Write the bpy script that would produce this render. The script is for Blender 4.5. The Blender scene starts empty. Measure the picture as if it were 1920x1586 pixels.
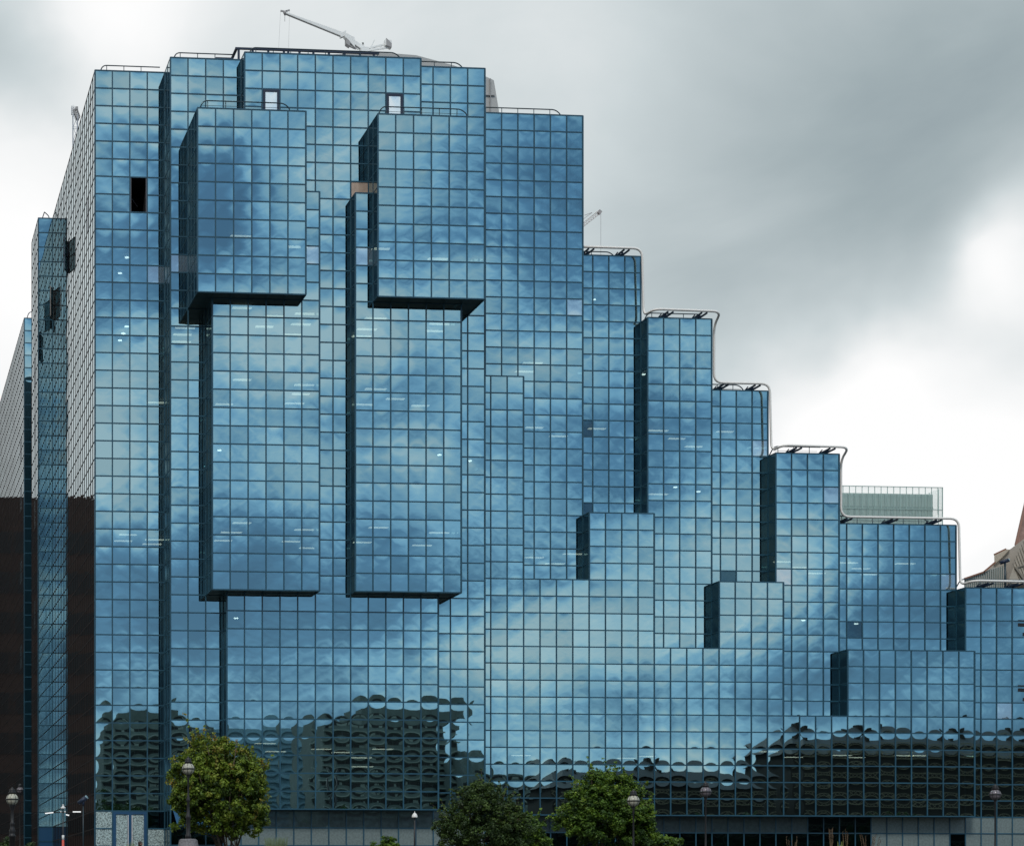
import bpy, bmesh, math, random
import numpy as np
from mathutils import Vector, Matrix
R = math.radians
random.seed(7)
rng = np.random.default_rng(11)
S = bpy.context.scene
COL = S.collection

# ------------------------------------------------------------------ camera
F, CX, CY, YAW = 3635.354, 29.06, 1687.74, 0.081
CAMX, YB, EYE = -13.396, 104.327, 1.6
H = 47.092 + EYE                      # roof level of the high block
cam_d = bpy.data.cameras.new('camera')
cam = bpy.data.objects.new('camera', cam_d)
COL.objects.link(cam)
cam.location = (CAMX, 0, EYE)
cam.rotation_euler = (R(90), 0, -YAW)
cam_d.sensor_fit = 'HORIZONTAL'
cam_d.sensor_width = 36
cam_d.lens = F / 1920 * 36
cam_d.shift_x = (960 - CX) / 1920
cam_d.shift_y = (CY - 793) / 1920
cam_d.clip_end = 6000
S.camera = cam
CA, SA = math.cos(YAW), math.sin(YAW)


def at(px, y):                        # world x where the ray through column px crosses depth y
    t = (px - CX) / F
    return CAMX + y * (t * CA + SA) / (CA - t * SA)


def atz(px, py, y):                   # world point at depth y under a pixel
    x = at(px, y)
    zc = y * CA + (x - CAMX) * SA
    return Vector((x, y, EYE + (CY - py) / F * zc))


# ------------------------------------------------------------------ world
S.view_settings.view_transform = 'Standard'
S.view_settings.look = 'None'
S.view_settings.exposure = 0
S.view_settings.gamma = 1
SUN_EL, SUN_AZ = 44, 203              # degrees; azimuth measured clockwise from +Y
world = bpy.data.worlds.new('World')
S.world = world
world.use_nodes = True
wn, wl = world.node_tree.nodes, world.node_tree.links
wn.clear()


def skydir(px, py, behind=False):
    t, u = (px - CX) / F, (CY - py) / F
    d = Vector((t * CA + SA, CA - t * SA, u))
    d.normalize()
    if behind:
        d.y = -d.y
    return d


def W(kind, **kw):
    n = wn.new(kind)
    for k, v in kw.items():
        setattr(n, k, v)
    return n


def wmath(op, a, b=None, clamp=False):
    n = W('ShaderNodeMath', operation=op, use_clamp=clamp)
    for i, v in enumerate((a, b)):
        if v is None:
            continue
        if isinstance(v, (int, float)):
            n.inputs[i].default_value = v
        else:
            wl.new(v, n.inputs[i])
    return n.outputs[0]


tc = W('ShaderNodeTexCoord')
warp = W('ShaderNodeTexNoise')
warp.inputs['Scale'].default_value = 5
warp.inputs['Detail'].default_value = 5
wl.new(tc.outputs['Generated'], warp.inputs['Vector'])
wsub = W('ShaderNodeVectorMath', operation='SUBTRACT')
wl.new(warp.outputs['Color'], wsub.inputs[0])
wsub.inputs[1].default_value = (0.5, 0.5, 0.5)
wsc = W('ShaderNodeVectorMath', operation='SCALE')
wl.new(wsub.outputs[0], wsc.inputs[0])
wsc.inputs['Scale'].default_value = 0.13
wadd = W('ShaderNodeVectorMath', operation='ADD')
wl.new(tc.outputs['Generated'], wadd.inputs[0])
wl.new(wsc.outputs[0], wadd.inputs[1])
wnorm = W('ShaderNodeVectorMath', operation='NORMALIZE')
wl.new(wadd.outputs[0], wnorm.inputs[0])
# bright gaps (+) and heavy cloud bellies (-): column, row, radius, strength, behind the camera
LOBES = [
    (300, 20, 110, .34, 0), (40, 330, 170, .24, 0), (60, 640, 200, .20, 0), (40, 70, 120, -.20, 0),
    (150, 130, 70, -.10, 0), (640, 60, 200, .12, 0), (1020, 40, 160, .05, 0),
    (1420, 260, 240, -.10, 0), (1650, 420, 150, -.10, 0), (1880, 90, 200, -.17, 0), (1300, 520, 180, -.05, 0),
    (1915, 420, 70, .36, 0), (1700, 600, 60, .22, 0), (1560, 730, 90, .14, 0), (1760, 880, 220, .42, 0),
    (1520, 900, 150, .25, 0), (1920, 640, 90, -.03, 0), (-700, 500, 500, .22, 0),
    (960, 1240, 110, .40, 1), (1150, 1300, 150, .22, 1), (520, 1190, 130, -.17, 1), (720, 1150, 90, -.14, 1), (700, 1060, 90, -.10, 1), (620, 1270, 70, .14, 1),
    (365, 360, 55, -.15, 1), (780, 500, 90, -.18, 1), (1320, 640, 120, -.18, 1), (1050, 880, 110, -.14, 1),
    (250, 560, 90, -.14, 1), (480, 830, 110, .10, 1), (200, 760, 100, .10, 1), (620, 250, 160, .08, 1),
    (1700, 1150, 160, -.06, 1), (1320, 1150, 110, .14, 1), (1780, 1060, 90, -.1, 1), (1480, 800, 100, -.12, 1),
]
acc = None
for px, py, rad, amp, beh in LOBES:
    dt = W('ShaderNodeVectorMath', operation='DOT_PRODUCT')
    wl.new(wnorm.outputs[0], dt.inputs[0])
    dt.inputs[1].default_value = skydir(px, py, bool(beh))
    p = wmath('POWER', wmath('MAXIMUM', dt.outputs['Value'], 0.0), (F * 1.12 / rad) ** 2)
    p = wmath('MULTIPLY', p, amp)
    acc = p if acc is None else wmath('ADD', acc, p)
cl = W('ShaderNodeTexNoise')
cl.inputs['Scale'].default_value = 6.5
cl.inputs['Detail'].default_value = 7
cl.inputs['Roughness'].default_value = 0.52
cl.inputs['Distortion'].default_value = 0.3
cmap = W('ShaderNodeMapping')
cmap.inputs['Scale'].default_value = (1, 1, 2.1)
wl.new(tc.outputs['Generated'], cmap.inputs['Vector'])
wl.new(cmap.outputs[0], cl.inputs['Vector'])
sep = W('ShaderNodeSeparateXYZ')
wl.new(tc.outputs['Generated'], sep.inputs[0])
south = wmath('ADD', wmath('MULTIPLY', sep.outputs['Y'], -1.2), 0.3, clamp=True)   # 1 towards the street side behind the camera
namp = wmath('ADD', wmath('MULTIPLY', south, 2.15), 0.30)
cl2 = W('ShaderNodeTexNoise')
cl2.inputs['Scale'].default_value = 22
cl2.inputs['Detail'].default_value = 6
cl2.inputs['Roughness'].default_value = 0.6
cl2.inputs['Distortion'].default_value = 0.6
wl.new(cmap.outputs[0], cl2.inputs['Vector'])
both = wmath('ADD', wmath('SUBTRACT', cl.outputs['Fac'], 0.5), wmath('MULTIPLY', wmath('SUBTRACT', cl2.outputs['Fac'], 0.5), wmath('MULTIPLY', south, .26)))
nz = wmath('MULTIPLY', both, namp)
base = wmath('ADD', wmath('MULTIPLY', south, wmath('ADD', wmath('MULTIPLY', sep.outputs['Z'], .42), -.10)), 0.615)
cover = wmath('ADD', wmath('ADD', base, nz), acc)
cover = wmath('MAXIMUM', cover, 0.2)
ccol = W('ShaderNodeValToRGB')
cr = ccol.color_ramp
cr.elements[0].position = 0.12
cr.elements[0].color = (0.115, 0.165, 0.215, 1)
cr.elements[1].position = 1.0
cr.elements[1].color = (1.0, 1.0, 1.0, 1)
for pos, c in ((0.40, (0.36, 0.43, 0.455, 1)), (0.62, (0.60, 0.665, 0.685, 1)), (0.85, (0.9, 0.915, 0.92, 1))):
    e = cr.elements.new(pos)
    e.color = c
wl.new(cover, ccol.inputs[0])
bcol = W('ShaderNodeValToRGB')            # towards the south the cloud is broken and lets blue through
br = bcol.color_ramp
br.elements[0].position = 0.2
br.elements[0].color = (0.13, 0.26, 0.43, 1)
br.elements[1].position = 0.95
br.elements[1].color = (0.95, 0.98, 1.0, 1)
for pos, c in ((0.40, (0.18, 0.36, 0.57, 1)), (0.60, (0.41, 0.66, 0.88, 1)), (0.76, (0.64, 0.83, 0.95, 1))):
    e = br.elements.new(pos)
    e.color = c
wl.new(cover, bcol.inputs[0])
mixb = W('ShaderNodeMix', data_type='RGBA')
wl.new(south, mixb.inputs[0])
wl.new(ccol.outputs[0], mixb.inputs[6])
wl.new(bcol.outputs[0], mixb.inputs[7])
sky = W('ShaderNodeTexSky', sky_type='NISHITA', sun_disc=False)
sky.sun_elevation = R(SUN_EL)
sky.sun_rotation = R(SUN_AZ)
skys = W('ShaderNodeVectorMath', operation='SCALE')
wl.new(sky.outputs[0], skys.inputs[0])
skys.inputs['Scale'].default_value = 0.10
mixs = W('ShaderNodeMix', data_type='RGBA')
wl.new(wmath('MULTIPLY', south, .2), mixs.inputs[0])
wl.new(mixb.outputs[2], mixs.inputs[6])
wl.new(skys.outputs[0], mixs.inputs[7])
# darkening added low in the south-west sky so bay side walls reflect dark
ratio = wmath('DIVIDE', sep.outputs['X'], wmath('MAXIMUM', wmath('MULTIPLY', sep.outputs['Y'], -1), 0.02))
gl = W('ShaderNodeMapRange', interpolation_type='SMOOTHSTEP')
gl.inputs['From Min'].default_value = -.16
gl.inputs['From Max'].default_value = -.095
gl.inputs['To Min'].default_value = .13
gl.inputs['To Max'].default_value = 1
wl.new(ratio, gl.inputs['Value'])
backonly = wmath('GREATER_THAN', wmath('MULTIPLY', sep.outputs['Y'], -1), 0.02)
low = W('ShaderNodeMapRange', interpolation_type='SMOOTHSTEP')
low.inputs['From Min'].default_value = .44
low.inputs['From Max'].default_value = .62
low.inputs['To Min'].default_value = 1
low.inputs['To Max'].default_value = 0
wl.new(sep.outputs['Z'], low.inputs['Value'])
backonly = wmath('MULTIPLY', backonly, low.outputs[0])
gloom = wmath('ADD', wmath('MULTIPLY', wmath('SUBTRACT', gl.outputs[0], 1), backonly), 1)
dark = W('ShaderNodeVectorMath', operation='SCALE')
wl.new(mixs.outputs[2], dark.inputs[0])
wl.new(gloom, dark.inputs['Scale'])
bg = W('ShaderNodeBackground')
bg.inputs['Strength'].default_value = 1.0
wl.new(dark.outputs[0], bg.inputs['Color'])
wo = W('ShaderNodeOutputWorld')
wl.new(bg.outputs[0], wo.inputs['Surface'])

# ------------------------------------------------------------------ sun (behind cloud, soft)
sd = bpy.data.lights.new('sun', 'SUN')
sd.energy = 1.5
sd.angle = R(12)
sd.color = (1, .96, .9)
sun = bpy.data.objects.new('sun', sd)
COL.objects.link(sun)
to_sun = Vector((math.sin(R(SUN_AZ)) * math.cos(R(SUN_EL)), math.cos(R(SUN_AZ)) * math.cos(R(SUN_EL)), math.sin(R(SUN_EL))))
sun.rotation_euler = to_sun.to_track_quat('Z', 'Y').to_euler()
sun.location = (-60, -60, 120)
S.cycles.max_bounces = 12
S.cycles.glossy_bounces = 8
S.cycles.transparent_max_bounces = 12
S.cycles.sample_clamp_indirect = 4
S.cycles.use_denoising = True
S.cycles.use_adaptive_sampling = False
S.cycles.caustics_reflective = False


# ------------------------------------------------------------------ materials
def mat(name, color, rough=.6, metal=0., noise=0., nscale=3., emit=None, spec=.5):
    m = bpy.data.materials.new(name)
    m.use_nodes = True
    nt = m.node_tree
    b = nt.nodes['Principled BSDF']
    b.inputs['Base Color'].default_value = (*color, 1)
    b.inputs['Roughness'].default_value = rough
    b.inputs['Metallic'].default_value = metal
    b.inputs['Specular IOR Level'].default_value = spec
    if noise:
        t = nt.nodes.new('ShaderNodeTexCoord')
        n = nt.nodes.new('ShaderNodeTexNoise')
        n.inputs['Scale'].default_value = nscale
        n.inputs['Detail'].default_value = 6
        nt.links.new(t.outputs['Object'], n.inputs['Vector'])
        r = nt.nodes.new('ShaderNodeMapRange')
        r.inputs['From Min'].default_value = .3
        r.inputs['From Max'].default_value = .7
        r.inputs['To Min'].default_value = 1 - noise
        r.inputs['To Max'].default_value = 1 + noise
        nt.links.new(n.outputs['Fac'], r.inputs['Value'])
        v = nt.nodes.new('ShaderNodeVectorMath')
        v.operation = 'SCALE'
        v.inputs[0].default_value = color
        nt.links.new(r.outputs[0], v.inputs['Scale'])
        nt.links.new(v.outputs[0], b.inputs['Base Color'])
    if emit:
        b.inputs['Emission Color'].default_value = (*emit[0], 1)
        b.inputs['Emission Strength'].default_value = emit[1]
    return m


def mirror_glass(name, tint, var=.13, through=.14, rough=.012, bulge=.0080, tilt=.0027, film=None):
    """reflective pane: pillowed surface, slight tilt and tone differing from pane to pane, a little see-through"""
    m = bpy.data.materials.new(name)
    m.use_nodes = True
    nt = m.node_tree
    N, L = nt.nodes, nt.links
    N.clear()

    def mth(op, a, b=None):
        n = N.new('ShaderNodeMath')
        n.operation = op
        for i, v in enumerate((a, b)):
            if v is None:
                continue
            if isinstance(v, (int, float)):
                n.inputs[i].default_value = v
            else:
                L.new(v, n.inputs[i])
        return n.outputs[0]

    def vm(op, a, b=None, scale=None):
        n = N.new('ShaderNodeVectorMath')
        n.operation = op
        for i, v in enumerate((a, b)):
            if v is None:
                continue
            if isinstance(v, tuple):
                n.inputs[i].default_value = v
            else:
                L.new(v, n.inputs[i])
        if scale is not None:
            if isinstance(scale, (int, float)):
                n.inputs['Scale'].default_value = scale
            else:
                L.new(scale, n.inputs['Scale'])
        return n.outputs[0]
    uv = N.new('ShaderNodeUVMap')
    sp = N.new('ShaderNodeSeparateXYZ')
    L.new(uv.outputs[0], sp.inputs[0])
    u = mth('SUBTRACT', mth('MULTIPLY', sp.outputs[0], 2), 1)
    v = mth('SUBTRACT', mth('MULTIPLY', sp.outputs[1], 2), 1)
    at_ = N.new('ShaderNodeAttribute')
    at_.attribute_name = 'pane'
    sc = N.new('ShaderNodeSeparateColor')
    L.new(at_.outputs['Color'], sc.inputs[0])
    r1, r2, r3 = sc.outputs[0], sc.outputs[1], sc.outputs[2]
    amt = mth('MULTIPLY', mth('ADD', mth('MULTIPLY', r3, 1.1), .45), bulge)
    fu = mth('SUBTRACT', 1, mth('MULTIPLY', u, u))
    fv = mth('SUBTRACT', 1, mth('MULTIPLY', v, v))
    su = mth('ADD', mth('MULTIPLY', mth('MULTIPLY', u, fv), amt), mth('MULTIPLY', mth('SUBTRACT', r1, .5), tilt * 2))
    sv = mth('ADD', mth('MULTIPLY', mth('MULTIPLY', v, fu), amt), mth('MULTIPLY', mth('SUBTRACT', r2, .5), tilt * 2))
    # fine roller-wave of the sheet
    geo = N.new('ShaderNodeNewGeometry')
    nz = N.new('ShaderNodeTexNoise')
    nz.inputs['Scale'].default_value = 2.2
    nz.inputs['Detail'].default_value = 2
    L.new(geo.outputs['Position'], nz.inputs['Vector'])
    sc2 = N.new('ShaderNodeSeparateColor')
    L.new(nz.outputs['Color'], sc2.inputs[0])
    su = mth('ADD', su, mth('MULTIPLY', mth('SUBTRACT', sc2.outputs[0], .5), .0016))
    sv = mth('ADD', sv, mth('MULTIPLY', mth('SUBTRACT', sc2.outputs[1], .5), .0016))
    T = vm('CROSS_PRODUCT', (0., 0., 1.), geo.outputs['True Normal'])
    nn = vm('ADD', geo.outputs['True Normal'], vm('SCALE', T, None, su))
    nn = vm('ADD', nn, vm('SCALE', (0., 0., 1.), None, sv))
    nn = vm('NORMALIZE', nn)
    tone = mth('ADD', mth('MULTIPLY', mth('SUBTRACT', r1, .5), var * 2), 1)
    col = vm('SCALE', tuple(tint), None, tone)
    p = N.new('ShaderNodeBsdfPrincipled')
    p.inputs['Metallic'].default_value = 1
    p.inputs['Roughness'].default_value = rough
    L.new(col, p.inputs['Base Color'])
    L.new(nn, p.inputs['Normal'])
    out = N.new('ShaderNodeOutputMaterial')
    last = p.outputs[0]
    if film:
        d = N.new('ShaderNodeBsdfPrincipled')
        vo = N.new('ShaderNodeTexNoise')
        vo.inputs['Scale'].default_value = film[2]
        vo.inputs['Detail'].default_value = 2
        L.new(geo.outputs['Position'], vo.inputs['Vector'])
        mr = N.new('ShaderNodeMapRange')
        mr.inputs['From Min'].default_value = .42
        mr.inputs['From Max'].default_value = .58
        mr.inputs['To Min'].default_value = 1 - film[3]
        mr.inputs['To Max'].default_value = 1 + film[3]
        L.new(vo.outputs['Fac'], mr.inputs['Value'])
        L.new(vm('SCALE', tuple(film[0]), None, mr.outputs[0]), d.inputs['Base Color'])
        d.inputs['Roughness'].default_value = .5
        mx = N.new('ShaderNodeMixShader')
        mx.inputs[0].default_value = film[1]
        L.new(last, mx.inputs[1])
        L.new(d.outputs[0], mx.inputs[2])
        last = mx.outputs[0]
    if through:
        t = N.new('ShaderNodeBsdfTransparent')
        t.inputs['Color'].default_value = (.55, .8, .85, 1)
        mx = N.new('ShaderNodeMixShader')
        mx.inputs[0].default_value = through
        L.new(last, mx.inputs[1])
        L.new(t.outputs[0], mx.inputs[2])
        last = mx.outputs[0]
    L.new(last, out.inputs['Surface'])
    return m


M = {}
M['glass'] = mirror_glass('mirror_glass', (.355, .545, .595))
M['glass_dark'] = mirror_glass('dark_pane', (.075, .19, .26), film=((.05, .09, .11), .45, 3, .1))
M['glass_pale'] = mirror_glass('pale_pane', (.60, .70, .74), film=((.62, .82, .98), .12, 3, .05))
M['glass_tan'] = mirror_glass('tan_panel', (.4, .3, .25), through=0, film=((.50, .38, .30), .85, 3, .08))
M['frosted'] = mirror_glass('frosted_pane', (.18, .28, .30), through=0, film=((.22, .28, .28), .75, 9, .10))
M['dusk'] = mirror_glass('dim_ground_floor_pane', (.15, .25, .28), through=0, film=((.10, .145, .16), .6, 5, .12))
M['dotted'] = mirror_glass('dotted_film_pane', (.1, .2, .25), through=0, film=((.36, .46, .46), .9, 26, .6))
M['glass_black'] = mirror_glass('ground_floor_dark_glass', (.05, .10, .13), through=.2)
M['door_panel'] = mirror_glass('pale_door_panel', (.9, .95, .95), through=0, film=((.9, .95, .95), .45, 3, .02))
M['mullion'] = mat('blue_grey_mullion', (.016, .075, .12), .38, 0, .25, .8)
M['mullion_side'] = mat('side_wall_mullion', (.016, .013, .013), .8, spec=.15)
M['navy'] = mat('navy_painted_steel', (.008, .02, .05), .5)
M['door_blue'] = mat('blue_door_frame', (.012, .07, .16), .4)
M['soffit'] = mat('dark_soffit', (.006, .018, .026), .35)
M['roof'] = mat('roof_membrane', (.14, .14, .14), .9, noise=.2)
M['cladding'] = mat('rear_cladding', (.05, .11, .15), .4)
M['core'] = mat('interior_core', (.03, .035, .04), .9)
M['slab'] = mat('ceiling_tiles', (.10, .11, .11), .9)
M['black'] = mat('dark_room', (.004, .004, .008), .9)
M['lamp_strip'] = mat('fluorescent_tube', (.8, .75, .6), emit=((1, .87, .68), 2.3))
M['downlight'] = mat('downlight', (.8, .8, .8), emit=((1, .95, .85), 7.0))
M['white_tube'] = mat('white_painted_tube', (.86, .83, .79), .35)
M['white'] = mat('white_paint', (.75, .75, .74), .5, noise=.08)
M['rail'] = mat('dark_handrail', (.012, .035, .05), .4)


# ------------------------------------------------------------------ helpers
def tag(o, label=None, cat=None, group=None, kind=None):
    for k, v in (('label', label), ('category', cat), ('group', group), ('kind', kind)):
        if v:
            o[k] = v
    return o


def empty(name, loc, rz=0):
    o = bpy.data.objects.new(name, None)
    COL.objects.link(o)
    o.location = loc
    o.rotation_euler = (0, 0, rz)
    o.empty_display_size = .3
    return o


class MB:
    """collects world-space shapes; build() links them as one mesh object"""

    def __init__(s):
        s.v, s.f, s.m, s.uv, s.pc, s.sm = [], [], [], [], [], []

    def quad(s, pts, mi=0, uv=((0, 0), (1, 0), (1, 1), (0, 1)), pane=(.5, .5, .5)):
        i = len(s.v)
        s.v += [tuple(p) for p in pts]
        s.f.append(tuple(range(i, i + len(pts))))
        s.m.append(mi)
        s.uv.append(uv)
        s.pc.append(pane)
        s.sm.append(False)

    def poly(s, pts, mi=0):
        s.quad(pts, mi, [(0, 0)] * len(pts))

    def box(s, a, b, mi=0):
        x0, x1 = sorted((a[0], b[0]))
        y0, y1 = sorted((a[1], b[1]))
        z0, z1 = sorted((a[2], b[2]))
        c = [(x0, y0, z0), (x1, y0, z0), (x1, y1, z0), (x0, y1, z0), (x0, y0, z1), (x1, y0, z1), (x1, y1, z1), (x0, y1, z1)]
        for q in ((0, 3, 2, 1), (4, 5, 6, 7), (0, 1, 5, 4), (1, 2, 6, 5), (2, 3, 7, 6), (3, 0, 4, 7)):
            s.quad([c[k] for k in q], mi)

    def bar(s, a, b, w, h=None, mi=0):
        """straight rectangular bar between two points"""
        a, b = Vector(a), Vector(b)
        h = h or w
        d = (b - a).normalized()
        up = Vector((0, 0, 1)) if abs(d.z) < .95 else Vector((0, 1, 0))
        sx = d.cross(up).normalized() * w / 2
        sy = sx.cross(d).normalized() * h / 2
        c = [p + q for p in (a, b) for q in (-sx - sy, sx - sy, sx + sy, -sx + sy)]
        for q in ((3, 2, 1, 0), (4, 5, 6, 7), (0, 1, 5, 4), (1, 2, 6, 5), (2, 3, 7, 6), (3, 0, 4, 7)):
            s.quad([c[k] for k in q], mi)

    def tube(s, pts, r, n=8, mi=0, fillet=0, closed=False, r1=None):
        pts = [Vector(p) for p in pts]
        if fillet and len(pts) > 2:
            out = [pts[0]]
            for i in range(1, len(pts) - 1):
                p, a, b = pts[i], pts[i - 1], pts[i + 1]
                fa = min(fillet, (a - p).length * .48)
                fb = min(fillet, (b - p).length * .48)
                A = p + (a - p).normalized() * fa
                B = p + (b - p).normalized() * fb
                for k in range(6):
                    t = k / 5
                    out.append(A * (1 - t) ** 2 + p * 2 * t * (1 - t) + B * t * t)
            out.append(pts[-1])
            pts = out
        base = len(s.v)
        prev = None
        for i, p in enumerate(pts):
            d = (pts[min(i + 1, len(pts) - 1)] - pts[max(i - 1, 0)]).normalized()
            if prev is None:
                x = d.orthogonal().normalized()
            else:
                x = (prev - d * prev.dot(d)).normalized()
            prev = x
            y = d.cross(x)
            rr = r if r1 is None else r + (r1 - r) * i / (len(pts) - 1)
            for k in range(n):
                a = 2 * math.pi * k / n
                s.v.append(tuple(p + x * math.cos(a) * rr + y * math.sin(a) * rr))
        for i in range(len(pts) - 1):
            for k in range(n):
                k2 = (k + 1) % n
                s.f.append((base + i * n + k, base + i * n + k2, base + (i + 1) * n + k2, base + (i + 1) * n + k))
                s.m.append(mi); s.uv.append([(0, 0)] * 4); s.pc.append((.5, .5, .5)); s.sm.append(True)
        for st, rev in ((0, True), ((len(pts) - 1) * n, False)):
            q = [base + st + k for k in range(n)]
            s.f.append(tuple(reversed(q)) if rev else tuple(q))
            s.m.append(mi); s.uv.append([(0, 0)] * n); s.pc.append((.5, .5, .5)); s.sm.append(False)

    def lathe(s, prof, loc, n=20, mi=0):
        """prof: list of (radius, z)"""
        base = len(s.v)
        x, y, z = loc
        for r_, h_ in prof:
            for k in range(n):
                a = 2 * math.pi * k / n
                s.v.append((x + r_ * math.cos(a), y + r_ * math.sin(a), z + h_))
        for i in range(len(prof) - 1):
            for k in range(n):
                k2 = (k + 1) % n
                s.f.append((base + i * n + k, base + i * n + k2, base + (i + 1) * n + k2, base + (i + 1) * n + k))
                s.m.append(mi); s.uv.append([(0, 0)] * 4); s.pc.append((.5, .5, .5)); s.sm.append(True)
        for st, rev in ((0, True), ((len(prof) - 1) * n, False)):
            q = [base + st + k for k in range(n)]
            s.f.append(tuple(reversed(q)) if rev else tuple(q))
            s.m.append(mi); s.uv.append([(0, 0)] * n); s.pc.append((.5, .5, .5)); s.sm.append(False)

    def build(s, name, mats, parent=None, label=None):
        if not isinstance(mats, (list, tuple)):
            mats = [mats]
        me = bpy.data.meshes.new(name)
        off = Vector((0, 0, 0))
        q = parent
        while q is not None:
            off += q.location
            q = q.parent
        me.from_pydata([tuple(Vector(p) - off) for p in s.v], [], s.f)
        for m_ in mats:
            me.materials.append(m_)
        me.polygons.foreach_set('material_index', s.m)
        me.polygons.foreach_set('use_smooth', s.sm)
        uvl = me.uv_layers.new(name='UVMap')
        flat = [c for q in s.uv for p in q for c in p]
        uvl.data.foreach_set('uv', flat)
        ca = me.color_attributes.new('pane', 'FLOAT_COLOR', 'CORNER')
        fl = []
        for q, pc in zip(s.f, s.pc):
            fl += [pc[0], pc[1], pc[2], 1.] * len(q)
        ca.data.foreach_set('color', fl)
        me.update()
        o = bpy.data.objects.new(name, me)
        COL.objects.link(o)
        if parent:
            o.parent = parent
        if label:
            o['label'] = label
        return o


def copy_tree(o, parent=None):
    c = o.copy()
    COL.objects.link(c)
    c.parent = parent
    for ch in list(o.children):
        copy_tree(ch, c)
    return c


# ------------------------------------------------------------------ ground
def ground_z(x, y):
    if y < 20:
        return 0.
    if y < 90:
        t = (y - 20) / 70
        return (EYE + 1.05) * (t * t * (3 - 2 * t) * .55 + t * .45)
    if y < 104:
        return EYE + 1.05 + (y - 90) / 14 * .95
    return EYE + 2.0


gb = MB()
ys = [-600, -300, -120, -60, -20, 0, 20, 30, 40, 50, 60, 70, 80, 90, 97, 104, 130, 200, 400, 1500]
xs = [-900, -400, -200, -100, -60, -30, 0, 30, 60, 100, 200, 400, 900]
for i in range(len(ys) - 1):
    for j in range(len(xs) - 1):
        gb.quad([(xs[a], ys[b], ground_z(xs[a], ys[b])) for a, b in ((j, i), (j + 1, i), (j + 1, i + 1), (j, i + 1))])
tag(gb.build('ground', mat('paved_ground', (.09, .088, .082), .9, noise=.35, nscale=.6)), 'grey paved ground rising gently to the tower', kind='structure')
pv = MB()
for i in range(24):
    for j in (0, 1):
        x0 = -30 + i * 5 + .01
        y0 = 97.5 + j * 3
        pv.poly([(x, y, ground_z(x, y) + .012) for x, y in ((x0, y0), (x0 + 4.97, y0), (x0 + 4.97, y0 + 2.97), (x0, y0 + 2.97))])
tag(pv.build('pavement', mat('stone_flags', (.22, .21, .19), .85, noise=.2, nscale=2)), 'pale stone flags along the foot of the tower', kind='structure')

# ------------------------------------------------------------------ the glass tower as a lattice of 1 m cells
NX, NY, NR = 74, 90, 45               # columns (-2..), depth layers (from YB), rows (from the roof down)
OX = 2
occ = np.zeros((NX, NY, NR), bool)
vol = np.zeros((NX, NY, NR), np.int16)
VOLS = []


def fill(name, label, x0, x1, y0, y1, r0, r1):
    VOLS.append((name, label))
    k = len(VOLS)
    sl = (slice(x0 + OX, x1 + OX), slice(y0, y1), slice(r0, r1))
    new = ~occ[sl]
    occ[sl] = True
    vol[sl][new] = k


fill('glass_bay', 'left corner bay of the high block with its long side wall', 0, 4, 5, 34, 0, 45)
fill('glass_bay', 'second bay of the high block, two cells proud of the corner bay', 4, 8, 3, 34, 0, 42)
fill('glass_bay', 'central bay of the high block with two roof doors', 8, 18, 2, 34, 0, 30)
fill('glass_bay', 'right bay of the high block', 18, 22, 3, 34, 0, 42)
fill('glass_bay', 'wide lower bay under the hanging boxes', 7, 19, 2, 34, 30, 42)
fill('glass_bay', 'left hanging box bay of the middle storeys', 6, 12, 1, 4, 8, 30)
fill('glass_bay', 'right hanging box bay of the middle storeys', 14, 20, 1, 4, 8, 30)
fill('glass_bay', 'left upper hanging box bay', 5, 11, 0, 4, 4, 14)
fill('glass_bay', 'right upper hanging box bay', 15, 21, 0, 4, 4, 14)
fill('glass_bay', 'tall bay right of the high block, set back', 22, 30, 9, 24, 0, 42)
fill('glass_bay', 'first stepped bay, recessed', 30, 34, 10, 24, 8, 42)
fill('glass_bay', 'second stepped bay, proud', 34, 38, 9, 24, 12, 42)
fill('glass_bay', 'third stepped bay, recessed', 38, 42, 10, 24, 16, 42)
fill('glass_bay', 'fourth stepped bay, proud', 42, 46, 9, 24, 20, 42)
fill('glass_bay', 'fifth stepped bay, wide and recessed', 46, 54, 10, 24, 24, 42)
fill('glass_bay', 'lowest stepped bay at the right edge', 54, 62, 9, 24, 28, 45)
fill('glass_bay', 'end bay beyond the right edge', 62, 70, 10, 24, 32, 45)
for nm, a, b, r in (('narrow', 22, 26, 16), ('low', 26, 30, 28), ('first stub', 30, 34, 24), ('low', 34, 38, 32),
                    ('second stub', 38, 42, 28), ('low', 42, 46, 36), ('third wide stub', 46, 54, 32)):
    fill('podium_bay', nm + ' bay of the stepped front podium', a, b, 8, 11, r, 42)
fill('side_bay', 'narrow bay on the left side wall', -1, 3, 29, 34, 0, 45)
fill('rear_block', 'rear block along the left street side', 3, 22, 34, 52, 0, 45)
fill('rear_block', 'farthest block along the left street side', 0, 22, 52, 88, 0, 45)
fill('ground_floor', 'recessed ground floor under the high block', 4, 22, 3, 34, 42, 45)
fill('ground_floor', 'recessed ground floor under the stepped wing', 22, 54, 9, 24, 42, 45)


def zrow(r):
    return H - r


tower = empty('office_tower', (20, YB + 20, ground_z(0, 120)))
tag(tower, 'blue mirror glass office tower stepping down in terraces to the right', 'office building')
PALE = {(12 - 1, 9 + 3, 'x')}
special = {}


def sp(x, r, kind, y=None):
    special[(x, r, y)] = kind


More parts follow.
